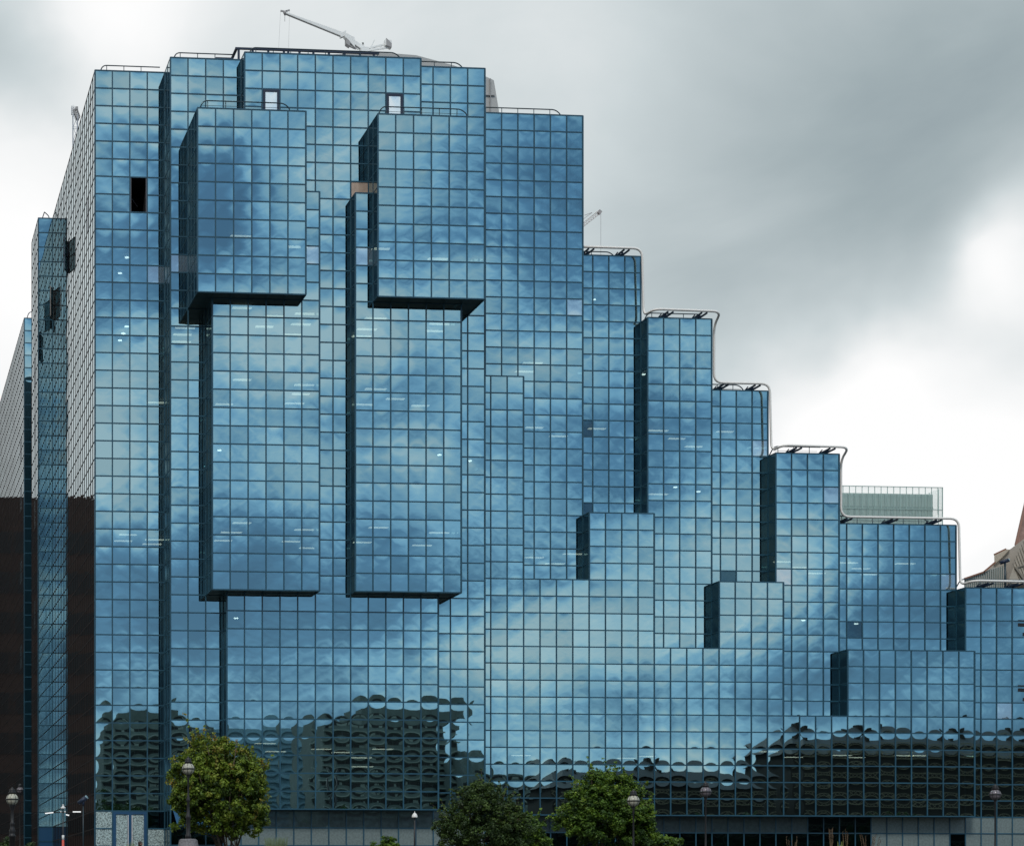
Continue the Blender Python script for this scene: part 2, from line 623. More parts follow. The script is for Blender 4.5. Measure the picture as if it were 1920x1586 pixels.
# single odd panes: (column, row, depth layer)
for x, r, y, k in ((11, 11, 1, 'pale'), (14, 11, 1, 'pale'), (3, 11, 5, 'pale'), (4, 11, 3, 'pale'), (29, 11, 9, 'pale'), (45, 22, 9, 'pale'),
                   (42, 27, 9, 'pale'), (53, 27, 10, 'pale'), (56, 35, 9, 'pale'), (30, 18, 10, 'dark'), (30, 23, 10, 'dark'),
                   (39, 27, 10, 'dark'), (14, 7, 2, 'tan'), (47, 30, 10, 'dark'), (41, 19, 10, 'pale2')):
    sp(x, r, k, y)
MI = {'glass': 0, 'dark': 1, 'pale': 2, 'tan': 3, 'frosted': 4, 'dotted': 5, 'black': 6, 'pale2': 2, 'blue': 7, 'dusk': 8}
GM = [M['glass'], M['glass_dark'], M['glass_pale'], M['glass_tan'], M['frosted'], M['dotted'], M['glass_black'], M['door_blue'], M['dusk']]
SKIP = {(2, 6, 5), (2, 7, 5)}          # the casement that stands open on the corner bay
DOORS = {(9, 2, 2), (9, 3, 2), (16, 2, 2), (16, 3, 2)}
ENTR = {(x, r, 5) for x in (1, 2) for r in (42, 43, 44)}


def pane_kind(x, r, y, d):
    if d == 'F' and (x, r, y) in special:
        return special[(x, r, y)]
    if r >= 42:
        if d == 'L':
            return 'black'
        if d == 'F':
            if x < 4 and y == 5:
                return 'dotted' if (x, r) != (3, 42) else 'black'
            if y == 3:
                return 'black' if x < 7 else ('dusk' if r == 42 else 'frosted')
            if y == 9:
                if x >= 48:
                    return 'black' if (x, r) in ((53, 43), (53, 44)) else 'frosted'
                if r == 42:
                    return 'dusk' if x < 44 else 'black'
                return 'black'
    if d == 'F' and x == -1 and r >= 42:
        return 'blue'
    if d == 'L' and y in (31, 54, 55) and r in (9, 10, 13, 14, 19, 20, 26, 27):
        return 'dark'
    if d == 'L' and y in (8,) and r in (6, 7):
        return 'dark'
    return 'glass'


glassMB = {k: MB() for k in range(1, len(VOLS) + 1)}
soffMB = {k: MB() for k in range(1, len(VOLS) + 1)}
roofMB, rearMB = MB(), MB()
mull = {k: {} for k in range(1, len(VOLS) + 1)}
pad = np.zeros((NX + 2, NY + 2, NR + 2), bool)
pad[1:-1, 1:-1, 1:-1] = occ
pad[:, :, -1] = True                  # no soffits at ground level
idx = np.argwhere(occ)


seen = set()                          # an edge shared by two bays is framed once


def seg(k, key, a, b):
    if (key, a, b, k) not in seen and any((key, a, b, q) in seen for q in range(1, len(VOLS) + 1)):
        return
    seen.add((key, a, b, k))
    mull[k].setdefault(key, set()).add((a, b))


for i, j, r in idx:
    k = int(vol[i, j, r])
    x, y = i - OX, int(j)
    r = int(r)
    X0, X1 = float(x), float(x + 1)
    Y0, Y1 = YB + y, YB + y + 1
    Z1, Z0 = zrow(r), zrow(r + 1)
    I, J, K = i + 1, j + 1, r + 1
    rv = rng.random(3)
    pane = (float(rv[0]), float(rv[1]), float(rv[2]))
    if not pad[I, J - 1, K]:          # front
        key = (x, r, y)
        if key not in SKIP and key not in DOORS and key not in ENTR:
            kd = pane_kind(x, r, y, 'F')
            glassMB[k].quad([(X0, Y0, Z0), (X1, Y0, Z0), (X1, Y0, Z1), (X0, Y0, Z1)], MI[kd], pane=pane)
        hid = key in DOORS or key in ENTR
        if key in SKIP:
            for a, b in (((x, x + 1, r), 'H'), ((x, x + 1, r + 1), 'H')):
                if a[2] != 7:
                    seg(k, ('F', y, 'H', a[2]), x, x + 1)
            seg(k, ('F', y, 'V', x), r, r + 1)
            seg(k, ('F', y, 'V', x + 1), r, r + 1)
        else:
            rows = (r, r + 1)
            if hid:
                rows = (r,) if r in (2, 42) else ((r + 1,) if r == 3 else ())
            for q in rows:
                seg(k, ('F', y, 'H', q), x, x + 1)
            for q in (x, x + 1):
                if not (key in ENTR and q == 2):
                    seg(k, ('F', y, 'V', q), r, r + 1)
    if not pad[I - 1, J, K]:          # left side
        kd = pane_kind(x, r, y, 'L')
        glassMB[k].quad([(X0, Y1, Z0), (X0, Y0, Z0), (X0, Y0, Z1), (X0, Y1, Z1)], MI[kd], pane=pane)
        for q in (r, r + 1):
            seg(k, ('L', x, 'H', q), y, y + 1)
        for q in (y, y + 1):
            seg(k, ('L', x, 'V', q), r, r + 1)
    if not pad[I + 1, J, K]:          # right side
        glassMB[k].quad([(X1, Y0, Z0), (X1, Y1, Z0), (X1, Y1, Z1), (X1, Y0, Z1)], 0, pane=pane)
        for q in (r, r + 1):
            seg(k, ('R', x + 1, 'H', q), y, y + 1)
        for q in (y, y + 1):
            seg(k, ('R', x + 1, 'V', q), r, r + 1)
    if not pad[I, J, K + 1]:          # underside
        soffMB[k].quad([(X0, Y1, Z0), (X1, Y1, Z0), (X1, Y0, Z0), (X0, Y0, Z0)], 0)
    if not pad[I, J, K - 1]:
        roofMB.quad([(X0, Y0, Z1 - .02), (X1, Y0, Z1 - .02), (X1, Y1, Z1 - .02), (X0, Y1, Z1 - .02)], 0)
    if not pad[I, J + 1, K]:
        rearMB.quad([(X1, Y1, Z0), (X0, Y1, Z0), (X0, Y1, Z1), (X1, Y1, Z1)], 0)


def runs(segs):
    s_ = sorted(segs)
    out = [list(s_[0])]
    for a, b in s_[1:]:
        if a == out[-1][1]:
            out[-1][1] = b
        elif a > out[-1][1]:
            out.append([a, b])
    return out


HW = .034
for k in range(1, len(VOLS) + 1):
    if not glassMB[k].f:
        continue
    nm, lab = VOLS[k - 1]
    g = glassMB[k].build(nm, GM, tower, lab)
    mb = MB()
    street = k in (1, len(VOLS) - 4, len(VOLS) - 3, len(VOLS) - 2)
    for key, segs in mull[k].items():
        d, c, o_, q = key
        nf0 = len(mb.f)
        for a, b in runs(segs):
            pr = .034 if o_ == 'V' else .027
            bk = .05
            if d == 'F':
                Y = YB + c
                if o_ == 'V':
                    mb.box((q - HW, Y - pr, zrow(a)), (q + HW, Y + bk, zrow(b)))
                else:
                    mb.box((a, Y - pr, zrow(q) - HW), (b, Y + bk, zrow(q) + HW))
            else:
                sgn = -1 if d == 'L' else 1
                pr2 = pr - .018 if (d == 'L' and VOLS[k - 1][0] != 'podium_bay') else pr
                xa, xb = c + sgn * (pr2 + .003), c - sgn * bk
                if o_ == 'V':
                    mb.box((xa, YB + q - HW + .002, zrow(a)), (xb, YB + q + HW + .002, zrow(b)))
                else:
                    mb.box((xa, YB + a, zrow(q) - HW + .002), (xb, YB + b, zrow(q) + HW + .002))
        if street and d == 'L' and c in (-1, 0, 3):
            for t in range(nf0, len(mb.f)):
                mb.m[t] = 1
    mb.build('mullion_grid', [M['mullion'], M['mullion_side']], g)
    if soffMB[k].f:
        sm = soffMB[k]
        for q in list(sm.v[::4]):
            sm.box((q[0] - .02, q[1] - 1, q[2] - .012), (q[0] + .02, q[1], q[2] - .002), 1)
            sm.box((q[0] + .021, q[1] - .02, q[2] - .010), (q[0] + .979, q[1] + .02, q[2] - .002), 1)
        sm.build('soffit', [M['soffit'], M['mullion']], g)
roofMB.build('roof', M['roof'], tower)
rearMB.build('rear_wall', M['cladding'], tower)

# interior: ceilings every four rows and dark cores, seen faintly through the glass
ib = MB()
for lv in range(2, 42, 4):
    z = zrow(lv) + .12
    for (x0, x1, y0, y1, r0) in ((.15, 3.85, 5.15, 20, 0), (4.15, 21.85, 3.15, 20, 0), (6.2, 11.85, 1.2, 3.1, 8), (14.2, 19.85, 1.2, 3.1, 8), (5.2, 10.85, .2, 1.1, 4), (15.2, 20.85, .2, 1.1, 4),
                                 (22.1, 29.9, 10.15, 22, 0), (30.1, 33.9, 10.2, 22, 8), (34.1, 37.9, 9.2, 22, 12), (38.1, 41.9, 10.2, 22, 16), (42.1, 45.9, 9.2, 22, 20), (46.1, 53.9, 10.2, 22, 24), (54.1, 61.8, 9.2, 22, 28)):
        if lv <= r0 or (x0 in (5.2, 15.2) and lv > 12) or (x0 in (6.2, 14.2) and lv > 29):
            continue
        ib.box((x0, YB + y0, z), (x1, YB + y1, z + .25))
ib.build('ceiling', M['slab'], tower)
cb = MB()
cb.box((.6, YB + 13, zrow(44.9)), (21.5, YB + 30, zrow(.3)))
cb.box((22.5, YB + 16, zrow(44.9)), (29.5, YB + 20, zrow(.3)))
for a, b, r_ in ((30, 34, 8), (34, 38, 12), (38, 42, 16), (42, 46, 20), (46, 54, 24), (54, 62, 28)):
    cb.box((a + .01, YB + 16, zrow(44.9)), (b - .01, YB + 20, zrow(r_ + .3)))
cb.build('service_core', M['core'], tower)
bx = MB()                             # dark room behind the open casement, open to the front
x0, x1, y0, y1, z0, z1 = 2.05, 2.95, YB + 5.06, YB + 8, zrow(8) + .04, zrow(6) - .04
bx.quad([(x0, y1, z0), (x1, y1, z0), (x1, y1, z1), (x0, y1, z1)])
bx.quad([(x0, y0, z0), (x0, y1, z0), (x0, y1, z1), (x0, y0, z1)])
bx.quad([(x1, y1, z0), (x1, y0, z0), (x1, y0, z1), (x1, y1, z1)])
bx.quad([(x0, y0, z0), (x1, y0, z0), (x1, y1, z0), (x0, y1, z0)])
bx.quad([(x0, y0, z1), (x0, y1, z1), (x1, y1, z1), (x1, y0, z1)])
ow = bx.build('open_window', M['black'], tower, 'open casement showing a dark room on the corner bay')
b = MB()
b.bar((2.08, YB + 5.5, zrow(6.9)), (2.6, YB + 6.2, zrow(7.25)), .04)
b.box((2.03, YB + 5.0, zrow(8)), (2.08, YB + 5.06, zrow(6)))
b.box((2.92, YB + 5.0, zrow(8)), (2.97, YB + 5.06, zrow(6)))
b.build('window_stay', mat('grey_stay', (.12, .12, .14), .4), ow)


# ceiling lights seen through the panes
def lights():
    z1 = lambda x, y: (x / 2.992, y / 2.992)
    z2 = lambda x, y: (500 + x / 2.992, y / 2.992)
    z3 = lambda x, y: (1060 + x / 2.992, 370 + y / 2.992)
    z4 = lambda x, y: (1400 + x / 3.688, 780 + y / 3.688)
    z5 = lambda x, y: (x / 3.525, 350 + y / 3.525)
    z6 = lambda x, y: (x / 3.525, 800 + y / 3.525)
    a1 = lambda x, y: (300 + x / 2.992, 480 + y / 2.992)
    a2 = lambda x, y: (300 + x / 2.992, 1000 + y / 2.992)
    a3 = lambda x, y: (860 + x / 2.992, 600 + y / 2.992)
    a4 = lambda x, y: (860 + x / 2.992, 1056 + y / 2.992)
    a5 = lambda x, y: (1400 + x / 3.688, 1156 + y / 3.688)
    L = []
    for p in ((460, 290), (640, 337), (815, 323), (585, 395), (790, 382), (745, 440), (460, 693), (810, 722), (790, 773), (755, 825), (360, 830), (460, 1495), (810, 1533), (400, 1548)):
        L.append((a1(*p), 1))
    for p in ((355, 38), (735, 43), (835, 80)):
        L.append((a2(*p), 1))
    for p in ((1210, 350), (1160, 410), (1130, 450), (1570, 380), (1540, 420), (1210, 745), (1320, 800), (1460, 838), (1145, 832), (1225, 1521), (1570, 1550)):
        L.append((a1(*p), 1))
    for p in ((1135, 48), (1470, 65)):
        L.append((a2(*p), 1))
    for p in ((1350, 1325), (1670, 1385)):
        L.append((z1(*p), 0))
    for p in ((960, 1452), (640, 1395)):
        L.append((z2(*p), 0))
    for p in ((845, 711), (815, 752), (1025, 744), (1005, 773)):
        L.append((z6(*p), 5))
    L.append((z5(1030, 1425), 5))
    for p in ((140, 402), (120, 480), (125, 440)):
        L.append((a1(*p), 3))
    for p in ((415, 240), (370, 288), (425, 602), (560, 650), (425, 1330), (540, 1365), (640, 1310)):
        L.append((a3(*p), 9))
    L.append((a3(775, 608), 10))
    for p in ((520, 1307), (625, 1352), (720, 1397)):
        L.append((z3(*p), 9))
    L.append((a3(1120, 975), 9))
    L.append((z3(895, 1313), 10))
    for p in ((250, 1005), (365, 1045), (480, 1085)):
        L.append((z4(*p), 9))
    for p in ((700, 1012), (790, 1052), (1095, 1018), (850, 1092)):
        L.append((z4(*p), 10))
    for p in ((590, 1175), (650, 1220), (905, 1207), (1020, 1225), (1135, 1305), (1250, 1207), (1130, 1255)):
        L.append((a2(*p), 2))
    for p in ((660, 955), (760, 970), (1090, 957), (1180, 957), (630, 997), (320, 968), (150, 930), (230, 995)):
        L.append((a5(*p), 8))
    for p in ((350, 1075), (1060, 1080), (940, 1090), (330, 1095)):
        L.append((a4(*p), 8))
    D = [(z5(838, 466), 5), (z5(793, 570), 5), (z5(837, 922), 5), (z5(815, 968), 5), (z5(793, 1014), 5), (a1(333, 1088), 1), (a1(1568, 1113), 1),
         (a1(1738, 1147), 3), (a1(1772, 1193), 3), (a2(427, 472), 2), (z3(160, 572), 10), (a3(1215, 935), 9), (a3(1345, 960), 9), (a3(1038, 303), 9), (a5(392, 22), 9), (a5(757, 46), 10)]
    for src, nm in ((L, 'ceiling_light'), (D, 'downlight')):
        for (px, py), pl in src:
            best = None
            for lv in range(2, 46, 4):
                z = zrow(lv) - .05 - EYE
                if z <= 0:
                    continue
                zc = z * F / (CY - py)
                if zc < 0:
                    continue
                t = (px - CX) / F
                xr = zc * (t * CA + SA)
                y = zc * (CA - t * SA)
                dep = y - (YB + pl)
                if .3 < dep < 9 and (best is None or dep < best[0]):
                    best = (dep, CAMX + xr, y, zrow(lv) - .05)
            if best is None:
                p = atz(px, py, YB + pl + .7)
                best = (.7, p.x, p.y, p.z)
            _, x, y, z = best
            m_ = MB()
            if nm == 'ceiling_light':
                w = random.uniform(.5, .62)
                m_.box((x - w, y - .15, z - .04), (x + w, y + .15, z))
                m_.build(nm, M['lamp_strip'], tower)
            else:
                m_.lathe([(.12, -.05), (.12, 0)], (x, y, z), 10)
                m_.build(nm, M['downlight'], tower)


lights()

# roof doors and the street entrance
for x in (9, 16):
    m_ = MB()
    Yd = YB + 2
    zt, zb = zrow(2) - .04, zrow(4) + .02
    m_.box((x + .04, Yd - .05, zb), (x + .17, Yd + .05, zt))
    m_.box((x + .83, Yd - .05, zb), (x + .96, Yd + .05, zt))
    m_.box((x + .17, Yd - .047, zt - .13), (x + .83, Yd + .05, zt))
    dr = m_.build('roof_door', M['navy'], tower, 'pale roof door in a navy frame')
    m_ = MB()
    m_.box((x + .17, Yd - .02, zb), (x + .83, Yd + .02, zt - .13))
    m_.build('door_panel', M['door_panel'], dr)
m_ = MB()
Yd = YB + 5
zt, zb = zrow(42) - .04, zrow(45)
for a, b in ((1.04, 1.2), (1.86, 2.14), (2.80, 2.96)):
    m_.box((a, Yd - .06, zb), (b, Yd + .08, zt))
m_.box((1.2, Yd - .057, zt - .15), (1.86, Yd + .08, zt))
m_.box((2.14, Yd - .057, zt - .15), (2.80, Yd + .08, zt))
dr = m_.build('entrance', M['door_blue'], tower, 'double door in a blue frame with dotted glass')
for a, b in ((1.2, 1.86), (2.14, 2.8)):
    q = MB()
    q.quad([(a, Yd, zb), (b, Yd, zb), (b, Yd, zt - .15), (a, Yd, zt - .15)])
    leaf = q.build('door_leaf', M['dotted'], dr)
hb = MB()
for x in (1.875, 2.10):
    hb.box((x, Yd - .09, zb + .3), (x + .035, Yd - .062, zt - .2))
hb.build('handle', M['white_tube'], dr)
aw = MB()
aw.poly([(4.15, YB + 2.99, zrow(42) - .05), (6.2, YB + 2.99, zrow(42) - .05), (6.2, YB + 1.6, zrow(42.9)), (4.15, YB + 1.6, zrow(42.9))])
aw.box((4.15, YB + 1.55, zrow(43)), (6.2, YB + 1.6, zrow(42.85)))
aw.build('awning', M['door_blue'], tower)


# two casements standing open on the left side wall
def side_casement(Y, z0, ang, frame):
    ax = Vector((-.05, Y, z0))
    d = Vector((-math.sin(ang), -math.cos(ang), 0))
    m_ = MB()
    up = Vector((0, 0, 1))
    for a, b in ((0, 0), (1, 1)):
        m_.bar(ax + d * a, ax + d * a + up * 2, .05)
    for h in (0, 1, 2):
        m_.bar(ax + up * h, ax + d + up * h, .05)
    w = m_.build('side_casement', frame, tower, 'casement window standing open on the left side wall')
    g = MB()
    g.quad([ax, ax + d, ax + d + up * 2, ax + up * 2])
    g.build('pane', M['glass_dark'], w)


side_casement(YB + 19, zrow(7), R(17), M['navy'])
side_casement(YB + 28, zrow(7.3), R(17), mat('bare_frame', (.25, .24, .23), .5))


# railings on the roofs
def railing(x0, x1, y, roof, lend=True, rend=True, lab=None):
    h = 1.05 if roof > H - 1 else .82
    zt = roof + h
    pts = []
    if lend:
        pts += [(x0, y + .25, roof), (x0 + .35, y, zt)]
    else:
        pts += [(x0, y, zt)]
    pts += [(x1 - .35, y, zt), (x1 + .05, y, zt - .35), (x1 - .35, y + .1, roof)] if rend else [(x1, y, zt)]
    m_ = MB()
    m_.tube(pts, .034, 6, fillet=.25)
    n = max(1, int(round(x1 - x0)))
    o = m_.build('railing', M['rail'], tower, lab)
    p = MB()
    for i in range(n):
        x = x0 + .6 + i
        if x < x1 - .5:
            p.tube([(x, y, roof - .02), (x, y, zt)], .022, 6)
    p.tube([(x0 + .3, y, roof + .55), (x1 - .2, y, roof + .55)], .012, 5)
    p.build('rail_post', M['rail'], o)


SB = 1.75
for pl, xa, xb, row, le, re in ((5, .3, 4.0, 0, 1, 0), (3, 4.25, 8, 0, 1, 0), (2, 8.4, 17.35, 0, 1, 1), (3, 18, 21.3, 0, 0, 1), (9, 22, 29.3, 0, 0, 1),
                                (10, 30, 33.1, 8, 0, 1), (9, 34.4, 38.0, 12, 1, 0), (10, 38, 41.3, 16, 0, 1), (9, 42.4, 45.7, 20, 1, 0),
                                (10, 46, 53.2, 24, 0, 1), (9, 54.4, 61.5, 28, 1, 0), (29, -.75, -.05, 0, 1, 1), (52, .2, 1.4, 0, 1, 1)):
    railing(xa, xb, YB + pl + SB, zrow(row), bool(le), bool(re))
for xa, xb in ((5.15, 10.35), (15.15, 20.35)):
    railing(xa, xb, YB + 1.0, zrow(4), True, True)

# window-cleaning track on the central roof
m_ = MB()
zt = H + 1.20
m_.box((7.9, YB + 4.1, zt - .10), (16.2, YB + 4.22, zt))
m_.box((7.9, YB + 4.222, zt - .09), (8.05, YB + 8.5, zt - .02))
m_.box((11.4, YB + 4.3, zt - .24), (13.2, YB + 4.4, zt - .16))
tr = m_.build('cleaning_track', M['navy'], tower)
p = MB()
for x in (8.1, 8.9, 9.8, 10.7, 10.95, 11.6, 12.4, 13.3, 14.2, 15.1, 15.9):
    p.box((x - .06, YB + 4.12, H), (x + .06, YB + 4.21, zt - .101))
p.build('track_bracket', M['navy'], tr)
m_ = MB()
m_.box((6.9, YB + 4.8, H + .72), (7.9, YB + 4.95, H + .9))
m_.box((6.95, YB + 4.82, H), (7.1, YB + 4.93, H + .719))
m_.build('cleaning_track', M['navy'], tower)

# white gantry tube that runs down the stepped terraces
dl = .55
hh = .30
P = []
P += [(29.3, YB + 10 - dl, zrow(8) + hh), (33.85, YB + 10 - dl, zrow(8) + hh), (33.95, YB + 10 - dl, zrow(12) + hh - .1), (34.15, YB + 9 - dl, zrow(12) + hh + .05)]
P += [(38.35, YB + 9 - dl, zrow(12) + hh), (38.35, YB + 10 - dl, zrow(12) + hh - .5), (38.35, YB + 10 - dl, zrow(16) + hh)]
P += [(41.85, YB + 10 - dl, zrow(16) + hh), (41.95, YB + 10 - dl, zrow(20) + hh - .1), (42.15, YB + 9 - dl, zrow(20) + hh + .05)]
P += [(46.35, YB + 9 - dl, zrow(20) + hh), (46.35, YB + 10 - dl, zrow(20) + hh - .5), (46.35, YB + 10 - dl, zrow(24) + hh)]
P += [(53.85, YB + 10 - dl, zrow(24) + hh), (53.95, YB + 10 - dl, zrow(28) + hh - .1), (54.15, YB + 9 - dl, zrow(28) + hh + .05), (62.3, YB + 9 - dl, zrow(28) + hh)]
m_ = MB()
m_.tube(P, .072, 10, fillet=.55)
gt = m_.build('gantry_tube', M['white_tube'], tower)
for pl, row, xs_ in ((10, 8, (30.4, 32.6)), (9, 12, (34.9, 37.0)), (10, 16, (38.8, 40.8)), (9, 20, (42.9, 45.0)), (10, 24, (46.6, 49.5, 52.3)), (9, 28, (55.0, 56.9, 59.5))):
    for x in xs_:
        p = MB()
        for dx in (-.16, .16):
            p.bar((x + dx, YB + pl + 1.6, zrow(row) + .02), (x + dx + .3, YB + pl - dl, zrow(row) + hh - .1), .07, .10)
            p.bar((x + dx, YB + pl + .5, zrow(row) + .0), (x + dx + .2, YB + pl + .2, zrow(row) + .3), .05)
        p.bar((x - .16, YB + pl + .9, zrow(row) + .1), (x + .5, YB + pl - .1, zrow(row) + .22), .06)
        p.build('gantry_bracket', M['navy'], gt)


# ------------------------------------------------------------------ roof-top and background things
def lattice(mb, a, b, w, n, r=.05):
    a, b = Vector(a), Vector(b)
    d = (b - a).normalized()
    up = Vector((0, 0, 1)) if abs(d.z) < .9 else Vector((1, 0, 0))
    sx = d.cross(up).normalized() * w / 2
    sy = sx.cross(d).normalized() * w / 2
    cs = (-sx - sy, sx - sy, sx + sy, -sx + sy)
    for c in cs:
        mb.bar(a + c, b + c, r * 1.5)
    for i in range(n):
        p, q = a.lerp(b, i / n), a.lerp(b, (i + 1) / n)
        for k in range(4):
            mb.bar(p + cs[k], q + cs[(k + 1) % 4], r)
            mb.bar(p + cs[k], p + cs[(k + 1) % 4], r)


# far faceted grey tower behind the roof, with a white crane on it
YT = 420.
ft = empty('grey_skyscraper', (at(780, YT), YT, 0))
tag(ft, 'pale grey faceted skyscraper peeping out behind the tower roof', 'skyscraper')
stone = mat('pale_metal_cladding', (.44, .44, .43), .6, noise=.06, nscale=.05)
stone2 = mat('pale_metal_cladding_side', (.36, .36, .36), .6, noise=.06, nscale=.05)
prof = [(470, 112), (700, 98), (780, 104), (850, 123), (911, 144), (926, 151), (935, 205), (950, 330), (965, 700), (975, 1660), (440, 1660)]
front = [atz(px, py, YT) for px, py in prof]
back = [v + Vector((6, 46, 0)) for v in front]
m_ = MB()
m_.poly(list(reversed(front)), 0)
m_.poly(back, 0)
n = len(front)
for i in range(n):
    j = (i + 1) % n
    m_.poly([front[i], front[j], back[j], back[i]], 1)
m_.build('wall', [stone, stone2], ft)
m_ = MB()
for k in range(1, 26):
    z = front[0].z - k * 6.2
    m_.box((front[0].x + 1, YT - .35, z), (front[6].x - 1.0, YT - .01, z + .25))
m_.box((atz(918, 0, YT).x, YT - .5, 30), (atz(919.2, 0, YT).x, YT - .02, atz(918, 149, YT).z))
m_.build('cladding_joint', stone2, ft)

YC = 425.
cr_ = empty('rooftop_crane', atz(680, 97, YC))
tag(cr_, 'white crane with a long sloping jib on the highest roof', 'crane')
wm = mat('white_crane_paint', (.86, .86, .84), .5)
gm = mat('crane_dark_steel', (.36, .35, .35), .6)


def A(px, py, dy=0):
    return atz(px, py, YC + dy)


def taper(mb, a, b, h0, h1, dep):
    a, b = Vector(a), Vector(b)
    c = []
    for p, h in ((a, h0), (b, h1)):
        c += [p + Vector((0, -dep / 2, -h / 2)), p + Vector((0, dep / 2, -h / 2)), p + Vector((0, dep / 2, h / 2)), p + Vector((0, -dep / 2, h / 2))]
    for q in ((3, 2, 1, 0), (4, 5, 6, 7), (0, 1, 5, 4), (1, 2, 6, 5), (2, 3, 7, 6), (3, 0, 4, 7)):
        mb.quad([c[k] for k in q])


m_ = MB()
taper(m_, A(536, 26), A(641, 66), .3, .95, .8)
taper(m_, A(638, 68), A(648, 64), .9, 1.1, 1.0)
taper(m_, A(645, 67), A(664, 82), 1.0, 2.1, 1.2)
taper(m_, A(662, 80), A(680, 92), 1.0, .9, 1.0)
m_.build('jib', wm, cr_)
m_ = MB()
m_.bar(A(537, 28), A(640, 70), .12)
m_.bar(A(640, 71), A(650, 66), .22)
m_.bar(A(643, 61), A(645, 68), .2)
m_.bar(A(664, 84), A(680, 96), .35)
m_.build('jib_chord', gm, cr_)
m_ = MB()
m_.bar(A(526, 21), A(532, 22), .3)
m_.bar(A(536, 22), A(543, 19.5), .3)
m_.bar(A(532, 22), A(535, 26), .35)
m_.bar(A(533, 24), A(537, 21), .3)
m_.lathe([(.2, -.5), (.45, 0), (.2, .5)], A(534.5, 25), 8)
m_.bar(A(534, 28), A(534, 41), .09)
m_.build('jib_head', gm, cr_)
m_ = MB()
m_.bar(A(526, 21.5), A(522.5, 90), .035)
m_.bar(A(543, 21), A(541, 90), .035)
m_.build('hoist_rope', gm, cr_)
m_ = MB()
taper(m_, A(648, 79), A(655, 85), 1.3, 1.0, 1.4)
m_.bar(A(650, 84), A(668, 91), .5)
taper(m_, A(723, 81), A(733, 88), 1.6, .9, 1.4)
m_.build('counterweight', gm, cr_)
m_ = MB()
m_.bar(A(655, 84), A(672, 93), .3)
m_.bar(A(683, 93), A(725, 83), .35)
m_.bar(A(684, 96), A(733, 89), .35)
for px in (690, 700, 710, 718):
    m_.bar(A(px, 93), A(px + 6, 88), .22)
taper(m_, A(721, 82), A(733, 82), 1.3, 1.0, 1.2)
m_.bar(A(697, 87), A(702, 76), .22)
m_.bar(A(697, 87), A(695, 93), .3)
m_.build('counter_jib', wm, cr_)
m_ = MB()
m_.bar(A(678, 93), A(680, 81), .4)
m_.bar(A(684, 95), A(680, 81), .4)
m_.bar(A(676, 95), A(690, 95), .7)
m_.box(A(674, 110) + Vector((0, -1.5, 0)), A(688, 94) + Vector((0, 1.5, 0)))
m_.build('slewing_frame', wm, cr_)

# tower crane, right, seen beyond the steps
YC = 520.
c2 = empty('tower_crane', atz(1070, 440, YC))
tag(c2, 'distant lattice jib of a tower crane beside the tall right bay', 'tower crane', 'distant tower cranes')
m_ = MB()
lattice(m_, A(1060, 449), A(1126, 396), .9, 16, .05)
m_.build('jib', mat('pink_grey_steel', (.55, .47, .45), .6), c2)
m_ = MB()
m_.bar(A(1075, 425), A(1110, 399), .12)
m_.bar(A(1096, 404), A(1110, 399), .12)
m_.bar(A(1126, 396), A(1122, 401), .9)
m_.bar(A(1126.5, 398), A(1126.5, 500), .07)
m_.build('hoist_rope', gm, c2)
m_ = MB()
lattice(m_, (A(1060, 449).x, YC, 2), A(1060, 445), 2.0, 40, .12)
m_.build('mast', mat('grey_steel', (.4, .4, .4), .6), c2)

# tower crane, left, above the side wall
YC = 460.
c3 = empty('tower_crane', atz(141, 260, YC))
tag(c3, 'distant crane mast with a small cab above the left side wall', 'tower crane', 'distant tower cranes')
m_ = MB()
lattice(m_, (A(141, 300).x, YC, 2), A(141, 216), 1.1, 60, .10)
m_.build('mast', mat('pale_blue_steel', (.42, .46, .52), .6), c3)
m_ = MB()
lattice(m_, A(141, 206), A(146.5, 222), .9, 4, .12)
m_.box(A(141, 207) + Vector((0, -.6, 0)), A(146, 202) + Vector((0, .6, 0)))
m_.box(A(143.5, 225) + Vector((0, -.6, 0)), A(148, 220) + Vector((0, .6, 0)))
m_.build('cab', gm, c3)
m_ = MB()
lattice(m_, A(136.5, 215), A(136.5, 200), .6, 4, .08)
m_.bar(A(137, 200), A(137, 197), .08)
m_.build('counterweight', mat('pale_steel', (.5, .52, .55), .6), c3)

# glass-crowned building behind the lowest steps
YG = 210.
gbld = empty('glass_crown_building', (at(1700, YG), YG, 0))
tag(gbld, 'grey green office building with a clear glass screen round its top', 'office building')
pA, pB, pC = atz(1560, 921, YG), atz(1750, 929.5, YG), atz(1750, 1600, YG)
gy = mat('grey_green_panel', (.34, .42, .40), .5, noise=.08, nscale=.4)
m_ = MB()
xl, xr, ztop, zb = at(1550, YG), at(1749, YG), atz(1650, 925, YG).z, 3.
m_.box((xl, YG, zb), (xr, YG + 25, ztop))
wl_ = m_.build('wall', gy, gbld)
m_ = MB()
i = 0
x = xl + .3
jm = mat('panel_joint', (.20, .26, .25), .5)
while x < xr:
    m_.box((x - .035, YG - .05, zb), (x + .035, YG - .002, ztop - .05))
    x += .72
m_.box((xl, YG - .08, atz(1650, 951, YG).z - .12), (xr, YG - .052, atz(1650, 951, YG).z + .12))
m_.build('panel_joint', jm, wl_)
xg = at(1759.5, YG)
zt = atz(1650, 915, YG).z
clear = bpy.data.materials.new('clear_screen_glass')
clear.use_nodes = True
nt = clear.node_tree
bs = nt.nodes['Principled BSDF']
bs.inputs['Base Color'].default_value = (.62, .85, .80, 1)
bs.inputs['Roughness'].default_value = .1
bs.inputs['Alpha'].default_value = .14
m_ = MB()
